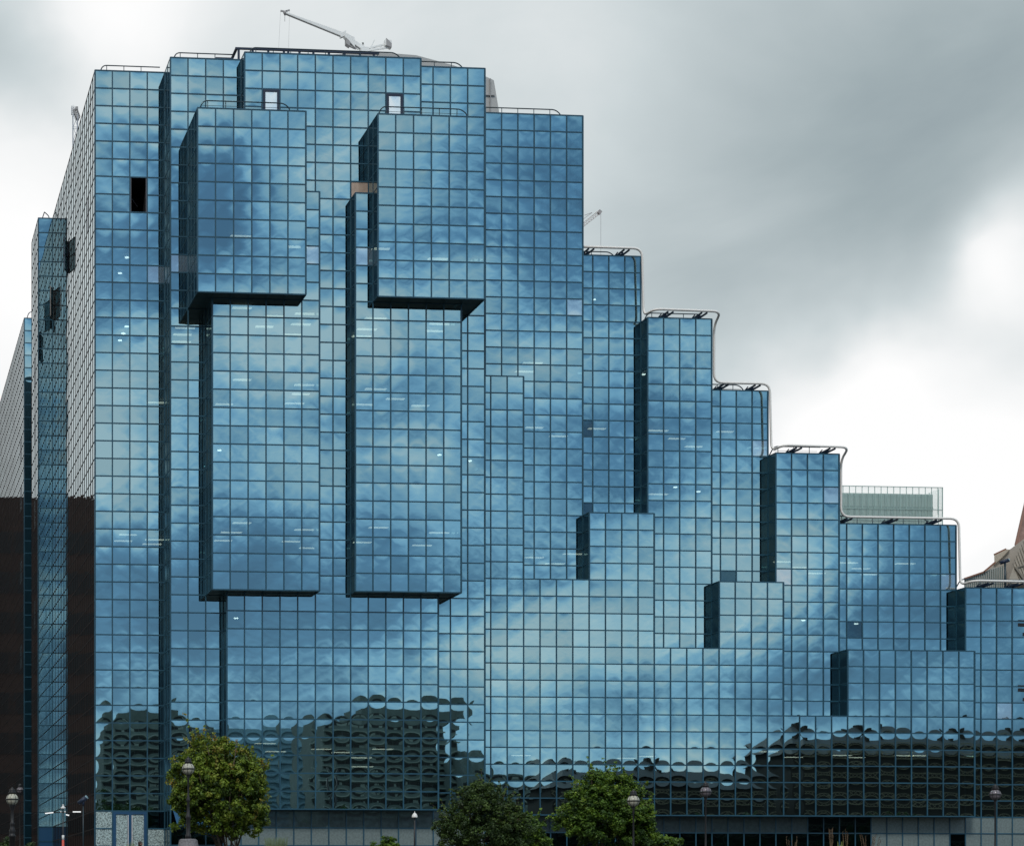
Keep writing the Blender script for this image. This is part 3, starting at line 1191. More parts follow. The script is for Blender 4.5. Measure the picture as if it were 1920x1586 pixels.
m_.box((xl, YG - .8, zb + 20), (xg, YG - .78, zt))
m_.box((xg - .02, YG - .77, zb + 20), (xg, YG + 6, zt))
sc_ = m_.build('glass_screen', clear, gbld)
m_ = MB()
fm = mat('screen_frame', (.36, .50, .47), .5)
x = xl
while x < xg:
    m_.box((x - .03, YG - .85, zt - 3), (x + .03, YG - .801, zt))
    x += .74
for z in (zt, zt - .62, zt - 3.0 + .5):
    if z < zt - .3 and z > zt - 1:
        continue
    m_.box((xl, YG - .9, z - .05), (xg, YG - .851, z + .03))
m_.box((xg - .05, YG - .9, zb + 20), (xg + .02, YG - .802, zt + .03))
y = YG
while y < YG + 6:
    m_.box((xg + .001, y, zb + 20), (xg + .05, y + .07, zt))
    y += 1.9
m_.build('screen_frame', fm, sc_)

# angular stone building with copper edges at the far right, and its brown spire
YS = 190.
sb = empty('angular_stone_building', (at(1860, YS), YS, 0))
tag(sb, 'angular beige stone building with copper edged sloping roofs', 'building')


def prism(pxs, y, dep, mb, mi=0, my=None):
    fr = [atz(a, b, y) for a, b in pxs]
    bk = [v + Vector((dep * .66, dep, 0)) for v in fr]
    mb.poly(list(reversed(fr)), mi)
    mb.poly(bk, mi)
    for i in range(len(fr)):
        j = (i + 1) % len(fr)
        mb.poly([fr[i], fr[j], bk[j], bk[i]], mi if my is None else my)


beige = mat('beige_stone', (.45, .40, .33), .8, noise=.12, nscale=.7)
grey = mat('grey_ribbed_panel', (.42, .42, .40), .7, noise=.1, nscale=.7)
taupe = mat('taupe_roof_slate', (.38, .35, .31), .8, noise=.1, nscale=.7)
copper = mat('copper_edge', (.26, .12, .075), .6)
m_ = MB()
prism([(1808, 1085), (1846, 1072), (1864, 1064), (1886, 1064), (1886, 1600), (1808, 1600)], YS, 8, m_, 0)
lw = m_.build('low_roof', grey, sb)
m_ = MB()
for px in range(1812, 1884, 4):
    a = atz(px, 1084 - (px - 1808) * .36 + 2, YS - .1)
    m_.box((a.x - .025, YS - .12, a.z - 6), (a.x + .025, YS - .005, a.z))
m_.build('roof_rib', jm, lw)
m_ = MB()
prism([(1844, 1073), (1865, 1054), (1882, 1038), (1896, 1028), (1960, 980), (1960, 1600), (1844, 1600)], YS + 3, 14, m_, 0)
m_.build('middle_roof', taupe, sb)
m_ = MB()
prism([(1864.5, 1056), (1864, 1040), (1886, 1029.5), (1893, 1030), (1880, 1044), (1866, 1056)], YS + 2.6, 5, m_, 0)
m_.build('dormer', beige, sb)
m_ = MB()
prism([(1890, 1092), (1904, 1052), (1917, 1026), (1960, 985), (1960, 1100)], YS - 2, 4, m_, 0)
m_.build('gable', beige, sb)
m_ = MB()
for k in range(9):
    m_.bar(atz(1899 + k * 3.2, 1056 - k * 7, YS - 2.05), atz(1913 + k * 3.6, 1088 - k * 4, YS - 2.05), .05)
m_.bar(atz(1904, 1064, YS - 2.08), atz(1925, 1094, YS - 2.08), .22)
m_.bar(atz(1904, 1064, YS - 2.08), atz(1925, 1058, YS - 2.08), .12)
m_.build('stone_course', mat('stone_joint', (.25, .22, .18), .8), sb)
m_ = MB()
for a, b in (((1808, 1084.5), (1846, 1071.5)), ((1844, 1072.5), (1866, 1054)), ((1864, 1039.5), (1886, 1029))):
    m_.bar(atz(*a, YS - .15), atz(*b, YS - .15), .14, .14)
m_.build('copper_edge', copper, sb)
spb = empty('brown_spire', (at(1940, YS + 8), YS + 8, 0))
tag(spb, 'steep brown brick spire cut by the right edge of the photo', 'spire')
m_ = MB()
pk = atz(1978, 700, YS + 10)
bb = [atz(1904, 1022, YS + 8), atz(2010, 1022, YS + 8), atz(2010, 1022, YS + 8) + Vector((4, 6, 0)), atz(1904, 1022, YS + 8) + Vector((4, 6, 0))]
for k in range(4):
    m_.poly([bb[k], bb[(k + 1) % 4], pk])
for k in range(4):
    a, b = bb[k], bb[(k + 1) % 4]
    m_.poly([(a.x, a.y, 3), (b.x, b.y, 3), b, a])
m_.build('roof', mat('brown_brick', (.28, .18, .15), .8, noise=.35, nscale=1.5), spb)
m_ = MB()
m_.bar(bb[0] + Vector((0, -.05, 0)), pk + Vector((0, -.05, 0)), .2)
m_.build('ridge', mat('red_ridge_tile', (.30, .17, .13), .8), spb)


# security cameras
def security_camera(base, top, tiltdir, label, post=True):
    o = empty('security_camera', base)
    tag(o, label, 'security camera')
    m_ = MB()
    m_.tube([base, (base[0], base[1], top - .15)], .06 if post else .025, 8)
    m_.build('post', M['rail'], o)
    m_ = MB()
    c = Vector((base[0], base[1], top))
    d = Vector(tiltdir).normalized()
    m_.tube([c - d * .30, c + d * .2], .12, 10)
    m_.tube([c - Vector((0, 0, .3)), c], .06, 6)
    hs = m_.build('housing', M['navy'], o)
    m_ = MB()
    m_.tube([c + d * .2, c + d * .26], .105, 10)
    m_.build('lens', mat('camera_lens', (.3, .42, .46), .1), hs)


p = atz(1884.5, 1092, YB + 10.5)
t_ = atz(1884.5, 1052, YB + 10.5)
security_camera((p.x, p.y, zrow(28) - .02), t_.z, (1, -.35, .35), 'dark security camera on a post on the lowest right roof')


# ------------------------------------------------------------------ street lamps
globe_lit = mat('milky_globe', (.44, .43, .35), .25, noise=.12, nscale=6)
globe_dull = mat('violet_glass_globe', (.17, .15, .17), .18, noise=.3, nscale=5)
iron = mat('black_cast_iron', (.012, .012, .014), .5)
granite = mat('grey_granite', (.16, .155, .165), .8, noise=.35, nscale=14)


def street_lamp(px, py, dia, Y, gm_, label, bird=False, pedestal=None, ornate=False, group='globe street lamps'):
    c = atz(px, py, Y)
    r = dia / 2 / F * (Y * CA + (c.x - CAMX) * SA)
    gz = ground_z(c.x, Y)
    o = empty('street_lamp', (c.x, Y, gz))
    tag(o, label, 'street lamp', group)
    bz = gz if pedestal is None else atz(px, pedestal, Y).z
    m_ = MB()
    hgt = c.z - r - bz
    s = r / .225
    prof = [(.17, 0), (.17, .12), (.12, .2), (.12, .7), (.15, .74), (.15, .8), (.085, .9), (.075, 1.3), (.11, 1.34), (.11, 1.4), (.06, 1.5), (.045, hgt - .25), (.07, hgt - .22), (.05, hgt - .12), (.13, hgt), (.15, hgt + .05)]
    if ornate:
        top = hgt - .1
        prof = [(.2, 0), (.2, .3), (.13, .4), (.13, hgt - 1.15), (.19, hgt - 1.12), (.13, hgt - 1.06), (.12, hgt - .98), (.15, hgt - .92), (.10, hgt - .82), (.09, hgt - .7), (.12, hgt - .66), (.07, hgt - .6), (.06, hgt - .2), (.09, hgt - .12), (.14, hgt), (.16, hgt + .05)]
    m_.lathe([(a * (.62 if not ornate else .8), b) for i, (a, b) in enumerate(prof)], (c.x, Y, bz), 12)
    m_.build('post', iron, o)
    m_ = MB()
    m_.lathe([(r * math.sin(math.pi * k / 14) + .001, -r * math.cos(math.pi * k / 14)) for k in range(15)], tuple(c), 24)
    gl = m_.build('globe', gm_, o)
    m_ = MB()
    m_.tube([(c.x + (r + .008) * math.cos(a), Y + (r + .008) * math.sin(a), c.z) for a in [2 * math.pi * k / 24 for k in range(25)]], .022 * s, 6)
    for q in range(4):
        a = q * math.pi / 4 + .5
        m_.tube([(c.x + (r + .006) * math.cos(a) * math.sin(th), Y + (r + .006) * math.sin(a) * math.sin(th), c.z + (r + .006) * math.cos(th)) for th in [-math.pi * .85 + math.pi * 1.7 * k / 24 for k in range(25)]], .008 * s, 5)
    m_.build('cage', iron, gl)
    m_ = MB()
    m_.lathe([(.13 * s, 0), (.14 * s, .05 * s), (.10 * s, .11 * s), (.12 * s, .15 * s), (.03 * s, .2 * s), (.015, .25 * s)], (c.x, Y, c.z + r * .93), 12)
    m_.build('cap', iron, o)
    if pedestal is not None:
        m_ = MB()
        m_.lathe([(.40, 0), (.40, bz - gz - .28), (.36, bz - gz - .24), (.33, bz - gz - .05), (.26, bz - gz)], (c.x, Y, gz), 4)
        pe = m_.build('pedestal', granite, o)
    return o, c, r


street_lamp(23, 1498, 23, 70, globe_lit, 'street lamp with milky globe on an ornate post, leftmost', ornate=True)
street_lamp(37.5, 1481, 13, 122, globe_dull, 'small far street lamp with violet globe behind the ornate one')
street_lamp(353, 1441, 23, 68, globe_lit, 'street lamp with milky globe on a granite pedestal in front of the left tree', pedestal=1572)
street_lamp(1187.5, 1501, 22, 73, globe_lit, 'street lamp with milky globe in front of the middle tree')
street_lamp(1323, 1484, 20, 80, globe_dull, 'street lamp with violet globe right of the middle tree')
street_lamp(1866, 1489, 20, 80, globe_dull, 'street lamp with violet globe near the right edge, before the dark reflections')

# small dome lamp
c = atz(777.5, 1530, 98)
o = empty('dome_lamp', (c.x, 98, ground_z(0, 98)))
tag(o, 'small white dome lamp on a thin dark post before the ground floor', 'street lamp')
m_ = MB()
m_.tube([(c.x, 98, ground_z(0, 98)), (c.x, 98, c.z)], .045, 8)
m_.build('post', iron, o)
m_ = MB()
m_.lathe([(.15, -.06), (.15, -.02), (.135, .06), (.09, .14), (.03, .18), (.012, .22), (.012, .27)], (c.x, 98, c.z), 14)
m_.build('lamp_shade', mat('white_dome', (.8, .79, .76), .35), o)

# slim mast with cross arm lights
YM = 96.
c = atz(118.3, 1512, YM)
gz = ground_z(0, YM)
o = empty('signal_mast', (c.x, YM, gz))
tag(o, 'slim dark mast with white cap, light arms and a red and white foot', 'mast')
m_ = MB()
m_.tube([(c.x, YM, gz), (c.x, YM, c.z)], .035, 8)
m_.bar(atz(84, 1523.6, YM), atz(151.5, 1521.3, YM), .04)
m_.build('pole', iron, o)
m_ = MB()
m_.lathe([(.115, -.1), (.12, -.03), (.05, .03), (.03, .06), (.06, .1), (.02, .12)], (c.x, YM, c.z), 12)
m_.build('cap', M['white'], o)
for a, b in (((84.5, 1524.3), (100, 1522.6)), ((136.5, 1521.3), (151.5, 1521.3)), ((123.5, 1526.5), (129.5, 1528))):
    m_ = MB()
    m_.bar(atz(*a, YM - .06), atz(*b, YM - .06), .055)
    m_.build('light_bar', mat('white_light_bar', (.8, .8, .78), .4, emit=((1, 1, 1), .5)), o)
for px in (114.2, 121.9):
    m_ = MB()
    m_.lathe([(.03, -.05), (.03, .05)], atz(px, 1521.5, YM - .06), 8)
    m_.build('lamp', M['white'], o)
m_ = MB()
za, zb_ = atz(118, 1565, YM).z, atz(118, 1574, YM).z
m_.tube([(c.x, YM, zb_), (c.x, YM, za)], .062, 10)
m_.build('white_band', M['white'], o)
m_ = MB()
m_.tube([(c.x, YM, gz), (c.x, YM, zb_)], .061, 10)
m_.build('red_band', mat('faded_red_paint', (.62, .09, .06), .5), o)
c = atz(156, 1499, YM + 3)
security_camera((c.x, c.y, ground_z(0, YM + 3)), c.z, (1, -.4, .8), 'dark blue security camera on a post beside the tower corner', post=False)

# dark mast cut by the right edge, with clamp fittings
YK = 60.
xk = at(1931, YK)
o = empty('lighting_mast', (xk, YK, ground_z(0, YK)))
tag(o, 'dark mast off the right edge whose clamp tips reach into the photo', 'mast')
m_ = MB()
m_.tube([(xk, YK, ground_z(0, YK)), (xk, YK, atz(1930, 1100, YK).z)], .12, 12)
m_.build('pole', iron, o)
for py in (1162, 1170, 1189, 1284, 1292, 1311):
    m_ = MB()
    tip = 1909 if py not in (1189, 1311) else 1918
    a = atz(tip, py + (1 if tip == 1909 else 0), YK - .13)
    m_.bar(a, (xk + .1, YK - .13, a.z - .02), .04, .035 if py in (1162, 1284) else .11)
    m_.build('clamp', iron, o)


# ------------------------------------------------------------------ trees
def leaf_mat(name, cols, rough=.55):
    m = bpy.data.materials.new(name)
    m.use_nodes = True
    nt = m.node_tree
    b = nt.nodes['Principled BSDF']
    a = nt.nodes.new('ShaderNodeAttribute')
    a.attribute_name = 'pane'
    s_ = nt.nodes.new('ShaderNodeSeparateColor')
    nt.links.new(a.outputs['Color'], s_.inputs[0])
    r = nt.nodes.new('ShaderNodeValToRGB')
    r.color_ramp.elements[0].color = (*cols[0], 1)
    r.color_ramp.elements[1].color = (*cols[-1], 1)
    for i, c in enumerate(cols[1:-1]):
        e = r.color_ramp.elements.new((i + 1) / (len(cols) - 1))
        e.color = (*c, 1)
    nt.links.new(s_.outputs[0], r.inputs[0])
    nt.links.new(r.outputs[0], b.inputs['Base Color'])
    b.inputs['Roughness'].default_value = rough
    b.inputs['Specular IOR Level'].default_value = .35
    tr = nt.nodes.new('ShaderNodeBsdfTranslucent')
    nt.links.new(r.outputs[0], tr.inputs['Color'])
    mx = nt.nodes.new('ShaderNodeMixShader')
    mx.inputs[0].default_value = .22
    nt.links.new(b.outputs[0], mx.inputs[1])
    nt.links.new(tr.outputs[0], mx.inputs[2])
    nt.links.new(mx.outputs[0], nt.nodes['Material Output'].inputs['Surface'])
    return m


bark = mat('bark', (.10, .075, .055), .9, noise=.4, nscale=9)


def leaves(centres, n_each, crad, lsize, hue, squash=.75):
    """leaf quads around clump centres -> mesh arrays"""
    C = np.repeat(np.array(centres), n_each, axis=0)
    n = len(C)
    d = rng.normal(size=(n, 3))
    d /= np.linalg.norm(d, axis=1)[:, None]
    rad = np.repeat(np.array(crad), n_each) * rng.random(n) ** .45
    Pn = C + d * rad[:, None] * np.array([1, 1, squash])
    nrm = d + rng.normal(size=(n, 3)) * .7 + np.array([0, 0, .5])
    nrm /= np.linalg.norm(nrm, axis=1)[:, None]
    t = np.cross(nrm, rng.normal(size=(n, 3)))
    t /= np.linalg.norm(t, axis=1)[:, None]
    b = np.cross(nrm, t)
    L = (lsize * (.6 + .8 * rng.random(n)))[:, None]
    w = L * .33
    v = np.stack([Pn - t * L * .5, Pn + b * w, Pn + t * L * .5, Pn - b * w], 1).reshape(-1, 3)
    h = np.repeat(np.array(hue), n_each) + rng.normal(size=n) * .10
    return v, np.clip(h, 0, 1)


def leaf_mesh(name, v, h, material, parent):
    off = np.array(parent.location)
    n = len(v) // 4
    me = bpy.data.meshes.new(name)
    me.vertices.add(4 * n)
    me.vertices.foreach_set('co', (v - off).ravel())
    me.loops.add(4 * n)
    me.loops.foreach_set('vertex_index', np.arange(4 * n, dtype=np.int32))
    me.polygons.add(n)
    me.polygons.foreach_set('loop_start', np.arange(0, 4 * n, 4, dtype=np.int32))
    me.update(calc_edges=True)
    ca = me.color_attributes.new('pane', 'FLOAT_COLOR', 'POINT')
    c = np.ones((4 * n, 4), np.float32)
    c[:, :3] = np.repeat(h, 4)[:, None]
    ca.data.foreach_set('color', c.ravel())
    me.materials.append(material)
    o = bpy.data.objects.new(name, me)
    COL.objects.link(o)
    o.parent = parent
    return o


def tree(name, label, Y, lobes, nclump, n_each, crad, lsize, material, base, stems=5, hue_top=.0, group=None, cat='tree', trunk=True, seed=1, nshoots=0):
    """lobes: (px, py, rx px, ry px) ellipses the crown fills; base: px of the foot"""
    rs = np.random.default_rng(seed)
    bx_ = at(base, Y)
    gz = ground_z(bx_, Y)
    o = empty(name, (bx_, Y, gz))
    tag(o, label, cat, group)
    k = Y / F
    cs, cr2, hu = [], [], []
    wts = np.array([l[2] * l[3] for l in lobes], float)
    wts /= wts.sum()
    z_lo = min(atz(l[0], l[1] + l[3], Y).z for l in lobes)
    z_hi = max(atz(l[0], l[1] - l[3], Y).z for l in lobes)
    for _ in range(nclump):
        l = lobes[rs.choice(len(lobes), p=wts)]
        d = rs.normal(size=3)
        d /= np.linalg.norm(d)
        rr = (.30 + .78 * rs.random() ** .7)
        c = atz(l[0], l[1], Y)
        p = np.array(c) + d * rr * np.array([l[2] * k, min(l[2], l[3] * 1.2) * k, l[3] * k])
        cs.append(p)
        cr2.append(crad * rs.uniform(.45, 1.2) * (1.25 - .45 * rr))
        hz = (p[2] - z_lo) / (z_hi - z_lo)
        hu.append(np.clip(rs.normal(.30, .17) + hue_top * max(0, hz - .45) + (.35 if rs.random() < .06 and hue_top else 0), 0, 1))
    tw = MB()
    for _ in range(nshoots):
        l = lobes[rs.choice(len(lobes), p=wts)]
        d = rs.normal(size=3)
        d[2] = abs(d[2]) * 1.1
        d /= np.linalg.norm(d)
        c = np.array(atz(l[0], l[1], Y))
        p0 = c + d * .75 * np.array([l[2] * k, l[2] * k, l[3] * k])
        e = d * .5 + np.array([0, 0, .5]) + rs.normal(size=3) * .25
        L_ = rs.uniform(.35, .85)
        for q in range(6):
            pp = p0 + e * L_ * q / 5
            cs.append(pp)
            cr2.append(.13 - .012 * q)
            hu.append(np.clip(rs.normal(.5, .15) + hue_top * .5, 0, 1))
        tw.tube([p0, p0 + e * L_], .012, 4, r1=.004)
    nb = len(cs) - 6 * nshoots
    v, h = leaves(cs[:nb], n_each, cr2[:nb], lsize, hu[:nb])
    if nshoots:
        v2, h2 = leaves(cs[nb:], 9, cr2[nb:], lsize, hu[nb:])
        v, h = np.concatenate([v, v2]), np.concatenate([h, h2])
    cr_o = leaf_mesh('crown', v, h, material, o)
    if nshoots:
        tw.build('twig', bark, o)
    if trunk:
        m_ = MB()
        cz = sum(c[2] for c in cs) / len(cs)
        for s_ in range(stems):
            tgt = Vector(cs[rs.integers(len(cs))])
            b0 = Vector((bx_ + rs.normal() * .12 * (stems > 1), Y + rs.normal() * .1, gz - .1))
            mid = b0.lerp(tgt, .45) + Vector((rs.normal() * .1, rs.normal() * .1, .25))
            m_.tube([b0, b0.lerp(mid, .5) + Vector((0, 0, .2)), mid, mid.lerp(tgt, .5), tgt], .05 if stems > 1 else .16, 7, r1=.012)
            for q in range(5):
                e = Vector(cs[rs.integers(len(cs))])
                if (e - tgt).length < 2.5:
                    m_.tube([mid, mid.lerp(e, .5) + Vector((0, 0, .1)), e], .03, 5, r1=.008)
        m_.build('trunk', bark, o)
    return o


lm_a = leaf_mat('autumn_tinged_leaf', [(.030, .058, .008), (.085, .145, .014), (.19, .27, .026), (.27, .29, .045), (.34, .20, .05)])
lm_b = leaf_mat('dark_evergreen_leaf', [(.016, .036, .010), (.042, .078, .017), (.08, .135, .026), (.15, .21, .042)])
lm_c = leaf_mat('fresh_green_leaf', [(.022, .055, .010), (.07, .14, .016), (.15, .25, .024), (.27, .36, .05)])
tree('small_tree', 'bushy small tree with many stems and orange tinged tips, behind the lamp on a pedestal', 71,
     [(415, 1490, 88, 62), (420, 1440, 44, 48), (385, 1425, 48, 42), (365, 1470, 50, 55), (455, 1455, 48, 48), (430, 1540, 70, 32), (345, 1505, 30, 20), (355, 1540, 34, 18), (405, 1400, 22, 20), (330, 1436, 16, 5), (330, 1498, 14, 8), (480, 1510, 30, 30)],
     820, 88, .26, .095, lm_a, 425, stems=9, hue_top=.34, seed=3, nshoots=70)
tree('small_tree', 'dense dark green round tree in front of the middle of the facade', 76,
     [(905, 1560, 80, 80), (905, 1500, 50, 36), (860, 1560, 46, 55), (955, 1555, 42, 48), (900, 1475, 28, 14)],
     560, 80, .26, .085, lm_b, 905, stems=3, seed=5, nshoots=50)
tree('small_tree', 'low light green tree tucked against the right of the dark round tree', 77,
     [(985, 1560, 34, 38), (1008, 1575, 26, 24), (965, 1575, 30, 30)],
     150, 60, .24, .10, lm_c, 990, stems=3, seed=8, nshoots=20)
tree('small_tree', 'spreading bright green tree behind the middle globe lamp', 80,
     [(1135, 1535, 82, 58), (1125, 1480, 40, 34), (1180, 1490, 30, 24), (1195, 1530, 34, 30), (1075, 1540, 34, 30), (1160, 1462, 26, 12), (1200, 1565, 30, 25), (1120, 1455, 14, 8), (1085, 1495, 26, 18)],
     760, 80, .28, .10, lm_c, 1130, stems=4, hue_top=.12, seed=9, nshoots=70)
tree('shrub', 'small light green shrub at the bottom edge right of the middle tree', 82, [(1252, 1582, 34, 14), (1235, 1575, 14, 10), (1268, 1576, 12, 8)], 70, 50, .18, .10, lm_c, 1252, stems=3, cat='shrub', seed=12)
tree('shrub', 'bright green rounded shrub at the bottom edge below the dome lamp', 84, [(724, 1590, 24, 21), (735, 1583, 18, 16), (706, 1588, 14, 12)], 90, 60, .15, .075, lm_c, 724, stems=3, cat='shrub', seed=13)
tree('shrub', 'dark low shrub at the bottom left corner beside the ornate lamp', 72, [(8, 1592, 14, 22), (58, 1592, 14, 10)], 40, 50, .2, .09, lm_b, 12, stems=3, cat='shrub', seed=14)


def blades(name, label, cat, px0, px1, top, Y, n, material, spread=.5, seed=1, thick=.012, heads=False):
    rs = np.random.default_rng(seed)
    xc = at((px0 + px1) / 2, Y)
    gz = ground_z(xc, Y)
    o = empty(name, (xc, Y, gz))
    tag(o, label, cat)
    m_ = MB()
    hd = MB()
    for i in range(n):
        px = rs.uniform(px0, px1)
        tp = top + rs.uniform(0, 14)
        t = atz(px, tp, Y + rs.uniform(-.3, .3))
        b0 = Vector((xc + (t.x - xc) * .35, t.y, gz))
        mid = b0.lerp(t, .55) + Vector((0, 0, .25))
        m_.tube([b0, mid, t], thick, 4, r1=thick * .4)
        if heads:
            for q in range(7):
                p_ = mid.lerp(t, .35 + .65 * q / 6)
                a = rs.uniform(0, 6.28)
                hd.bar(p_, p_ + Vector((math.cos(a) * .04, math.sin(a) * .04, .04)), .022)
    st = m_.build('stem', material, o)
    if heads:
        hd.build('seed_head', mat('rusty_seed_head', (.07, .045, .028), .9), o)
    return o


blades('ornamental_grass', 'tuft of grey green grass at the bottom edge right of the left tree', 'grass clump', 495, 540, 1568, 80, 240, mat('grey_green_blade', (.10, .14, .07), .7), seed=2)
blades('ornamental_grass', 'small tuft of green blades in front of the double door', 'grass clump', 236, 252, 1576, 86, 60, mat('green_blade', (.10, .15, .05), .7), seed=4)
dock = mat('dry_stalk', (.16, .11, .06), .9)
for a, b, tp, n, s_, lb in ((1474, 1500, 1566, 6, 21, 'leftmost sparse tuft of dry stalks before the dark ground floor'), (1545, 1570, 1552, 7, 22, 'tall dry dock stalks with rusty seed heads'),
                            (1580, 1592, 1550, 4, 23, 'tallest reddish seed stalk at the bottom edge'), (1608, 1652, 1562, 9, 24, 'wide tuft of dry bent stalks, rightmost')):
    blades('weed_clump', lb, 'weeds', a, b, tp, 88, n, dock, seed=s_, heads=True, thick=.014)
yg = mat('yellow_green_stalk', (.22, .27, .07), .8)
blades('weed_clump', 'bright yellow green spikes between the dry stalks', 'weeds', 1570, 1582, 1574, 86, 14, yg, seed=31)

# ------------------------------------------------------------------ person walking past the entrance (only the head rises into the photo)
Yp = 90.
hp = atz(262.5, 1582, Yp)
gz = ground_z(hp.x, Yp)
per = empty('person', (hp.x, Yp, gz))
tag(per, 'person with dark hair walking to the right past the double door', 'person')
hz_ = hp.z - gz
k_ = hz_ / 1.60                       # head centre at 1.60 for a 1.72 m person


def skinned(name, verts, edges, radii, material, parent, root=0, lv=2):
    me = bpy.data.meshes.new(name)
    me.from_pydata([tuple(Vector(v)) for v in verts], edges, [])
    o = bpy.data.objects.new(name, me)
    COL.objects.link(o)
    o.parent = parent
    sk = o.modifiers.new('skin', 'SKIN')
    sk.use_smooth_shade = True
    for i, r_ in enumerate(radii):
        me.skin_vertices[0].data[i].radius = (r_, r_) if not isinstance(r_, tuple) else r_
    me.skin_vertices[0].data[root].use_root = True
    ss = o.modifiers.new('sub', 'SUBSURF')
    ss.levels = ss.render_levels = lv
    me.materials.append(material)
    return o


jv = [(0, 0, .95), (0, 0, 1.15), (.01, 0, 1.36), (.02, 0, 1.47), (.03, 0, 1.53),
      (0, -.09, .9), (.12, -.09, .5), (.05, -.09, .09), (.16, -.09, .04),
      (0, .09, .9), (-.02, .09, .49), (-.24, .09, .14), (-.16, .09, .05),
      (.01, -.18, 1.38), (-.1, -.22, 1.1), (.02, -.21, .87), (.05, -.21, .79),
      (.01, .18, 1.38), (.1, .22, 1.1), (.26, .2, .94), (.31, .2, .87)]
je = [(0, 1), (1, 2), (2, 3), (3, 4), (0, 5), (5, 6), (6, 7), (7, 8), (0, 9), (9, 10), (10, 11), (11, 12), (2, 13), (13, 14), (14, 15), (15, 16), (2, 17), (17, 18), (18, 19), (19, 20)]
jr = [.13, (.11, .13), (.12, .15), .055, .05, .085, .06, .045, .04, .085, .06, .045, .04, .055, .04, .03, .028, .055, .04, .03, .028]
jv = [tuple(c * k_ for c in v) for v in jv]
skinned('body', jv, je, [r_ if isinstance(r_, tuple) else r_ for r_ in jr], mat('dark_coat', (.03, .03, .04), .8), per)
skin = mat('skin', (.45, .27, .2), .5)
m_ = MB()
hc = Vector((hp.x + .02, Yp, gz + 1.6 * k_))
m_.lathe([(.001, -.125), (.045, -.115), (.062, -.08), (.072, -.03), (.078, .02), (.074, .07), (.05, .11), (.001, .125)], hc, 16)
m_.tube([hc + Vector((.068, 0, .03)), hc + Vector((.098, 0, -.02)), hc + Vector((.07, 0, -.03))], .014, 6)
m_.tube([hc + Vector((.062, -.022, -.065)), hc + Vector((.066, .022, -.065))], .010, 6)
m_.tube([hc + Vector((-.01, -.078, .02)), hc + Vector((-.01, -.085, -.03))], .016, 6)
hd_ = m_.build('head', skin, per)
m_ = MB()
for s_ in (-.03, .03):
    m_.lathe([(.001, -.01), (.011, 0), (.001, .01)], hc + Vector((.064, s_, .015)), 8)
m_.build('eye', M['black'], hd_)
m_ = MB()
hh_ = hc + Vector((-.022, 0, .02))
m_.lathe([(.001, -.2), (.05, -.19), (.078, -.12), (.088, -.03), (.092, .03), (.085, .08), (.055, .115), (.001, .13)], hh_, 16)
m_.build('hair', mat('dark_brown_hair', (.03, .014, .01), .6), per)


# ------------------------------------------------------------------ buildings across the street, seen in the mirror glass
def mirrored_x(px, Lr, plane=2):
    """world x of a thing Lr in front of the facade whose reflection shows at column px"""
    xf = at(px, YB + plane)
    return CAMX + (xf - CAMX) * (YB + plane + Lr) / (YB + plane)


def mirrored_z(py, Lr, plane=2):
    zf = (CY - py) / F * (YB + plane)
    return EYE + zf * (YB + plane + Lr) / (YB + plane)


def block(name, label, x0, x1, Yf, z1, wall, band, win, storey=2.7, bay=3.0, depth=14, balc=True, cat='building', group=None, steps=None):
    """facade at Yf facing +Y"""
    o = empty(name, ((x0 + x1) / 2, Yf - depth / 2, 0))
    tag(o, label, cat, group)
    m_ = MB()
    m_.box((x0, Yf - depth, 0), (x1, Yf, z1))
    for (a, b, c) in (steps or ()):
        m_.box((a, Yf - depth + 2, z1), (b, Yf - 1.5, z1 + c))
    m_.build('wall', wall, o)
    rs = np.random.default_rng(int(abs(x0) * 5))
    m_ = MB()                             # stair doors, blinds and fins that make each storey differ
    z = .9
    while z < z1 - 1:
        x = x0 + .6
        while x < x1 - 2:
            if rs.random() < .3:
                m_.box((x, Yf + .062, z), (x + rs.uniform(.4, 1.8), Yf + .12, z + storey * rs.uniform(.2, .36)))
            x += bay / 2
        z += storey
    m_.build('window_blind', band, o)
    m_ = MB()
    z = storey
    while z < z1 + .1:
        m_.box((x0 - .5, Yf + .01, z - .45), (x1 + .5, Yf + 1.0, z - .1))
        z += storey
    m_.build('balcony', band, o)
    m_ = MB()
    z = .9
    while z < z1 - 1:
        x = x0 + .6
        while x + bay * .96 < x1:
            m_.box((x, Yf + .001, z), (x + bay * .96, Yf + .06, z + storey * .36))
            x += bay
        z += storey
    m_.build('window', win, o)
    return o


wdark = mat('dark_window_strip', (.008, .010, .012), .3)
LA = 165.
YA = YB + 2 - LA
olive = mat('olive_grey_stone', (.18, .215, .205), .85, noise=.15, nscale=.6)
olive2 = mat('olive_pale_band', (.34, .38, .35), .85)
block('street_block', 'olive grey block with pale balcony bands, mirrored in the left corner bay', mirrored_x(196, LA), mirrored_x(392, LA), YA, mirrored_z(1350, LA), olive, olive2, wdark, group='buildings across the street',
      steps=[(mirrored_x(215, LA), mirrored_x(330, LA), 2.4)])
block('street_block', 'tall olive grey block with ringed bands, mirrored in the middle of the lower bay', mirrored_x(598, LA - 12), mirrored_x(852, LA - 12), YA + 12, mirrored_z(1338, LA - 12), olive, olive2, wdark, group='buildings across the street',
      steps=[(mirrored_x(640, LA), mirrored_x(835, LA), 2.0)])
LB = 185.
bluegr = mat('blue_grey_cladding', (.30, .46, .56), .6, noise=.05)
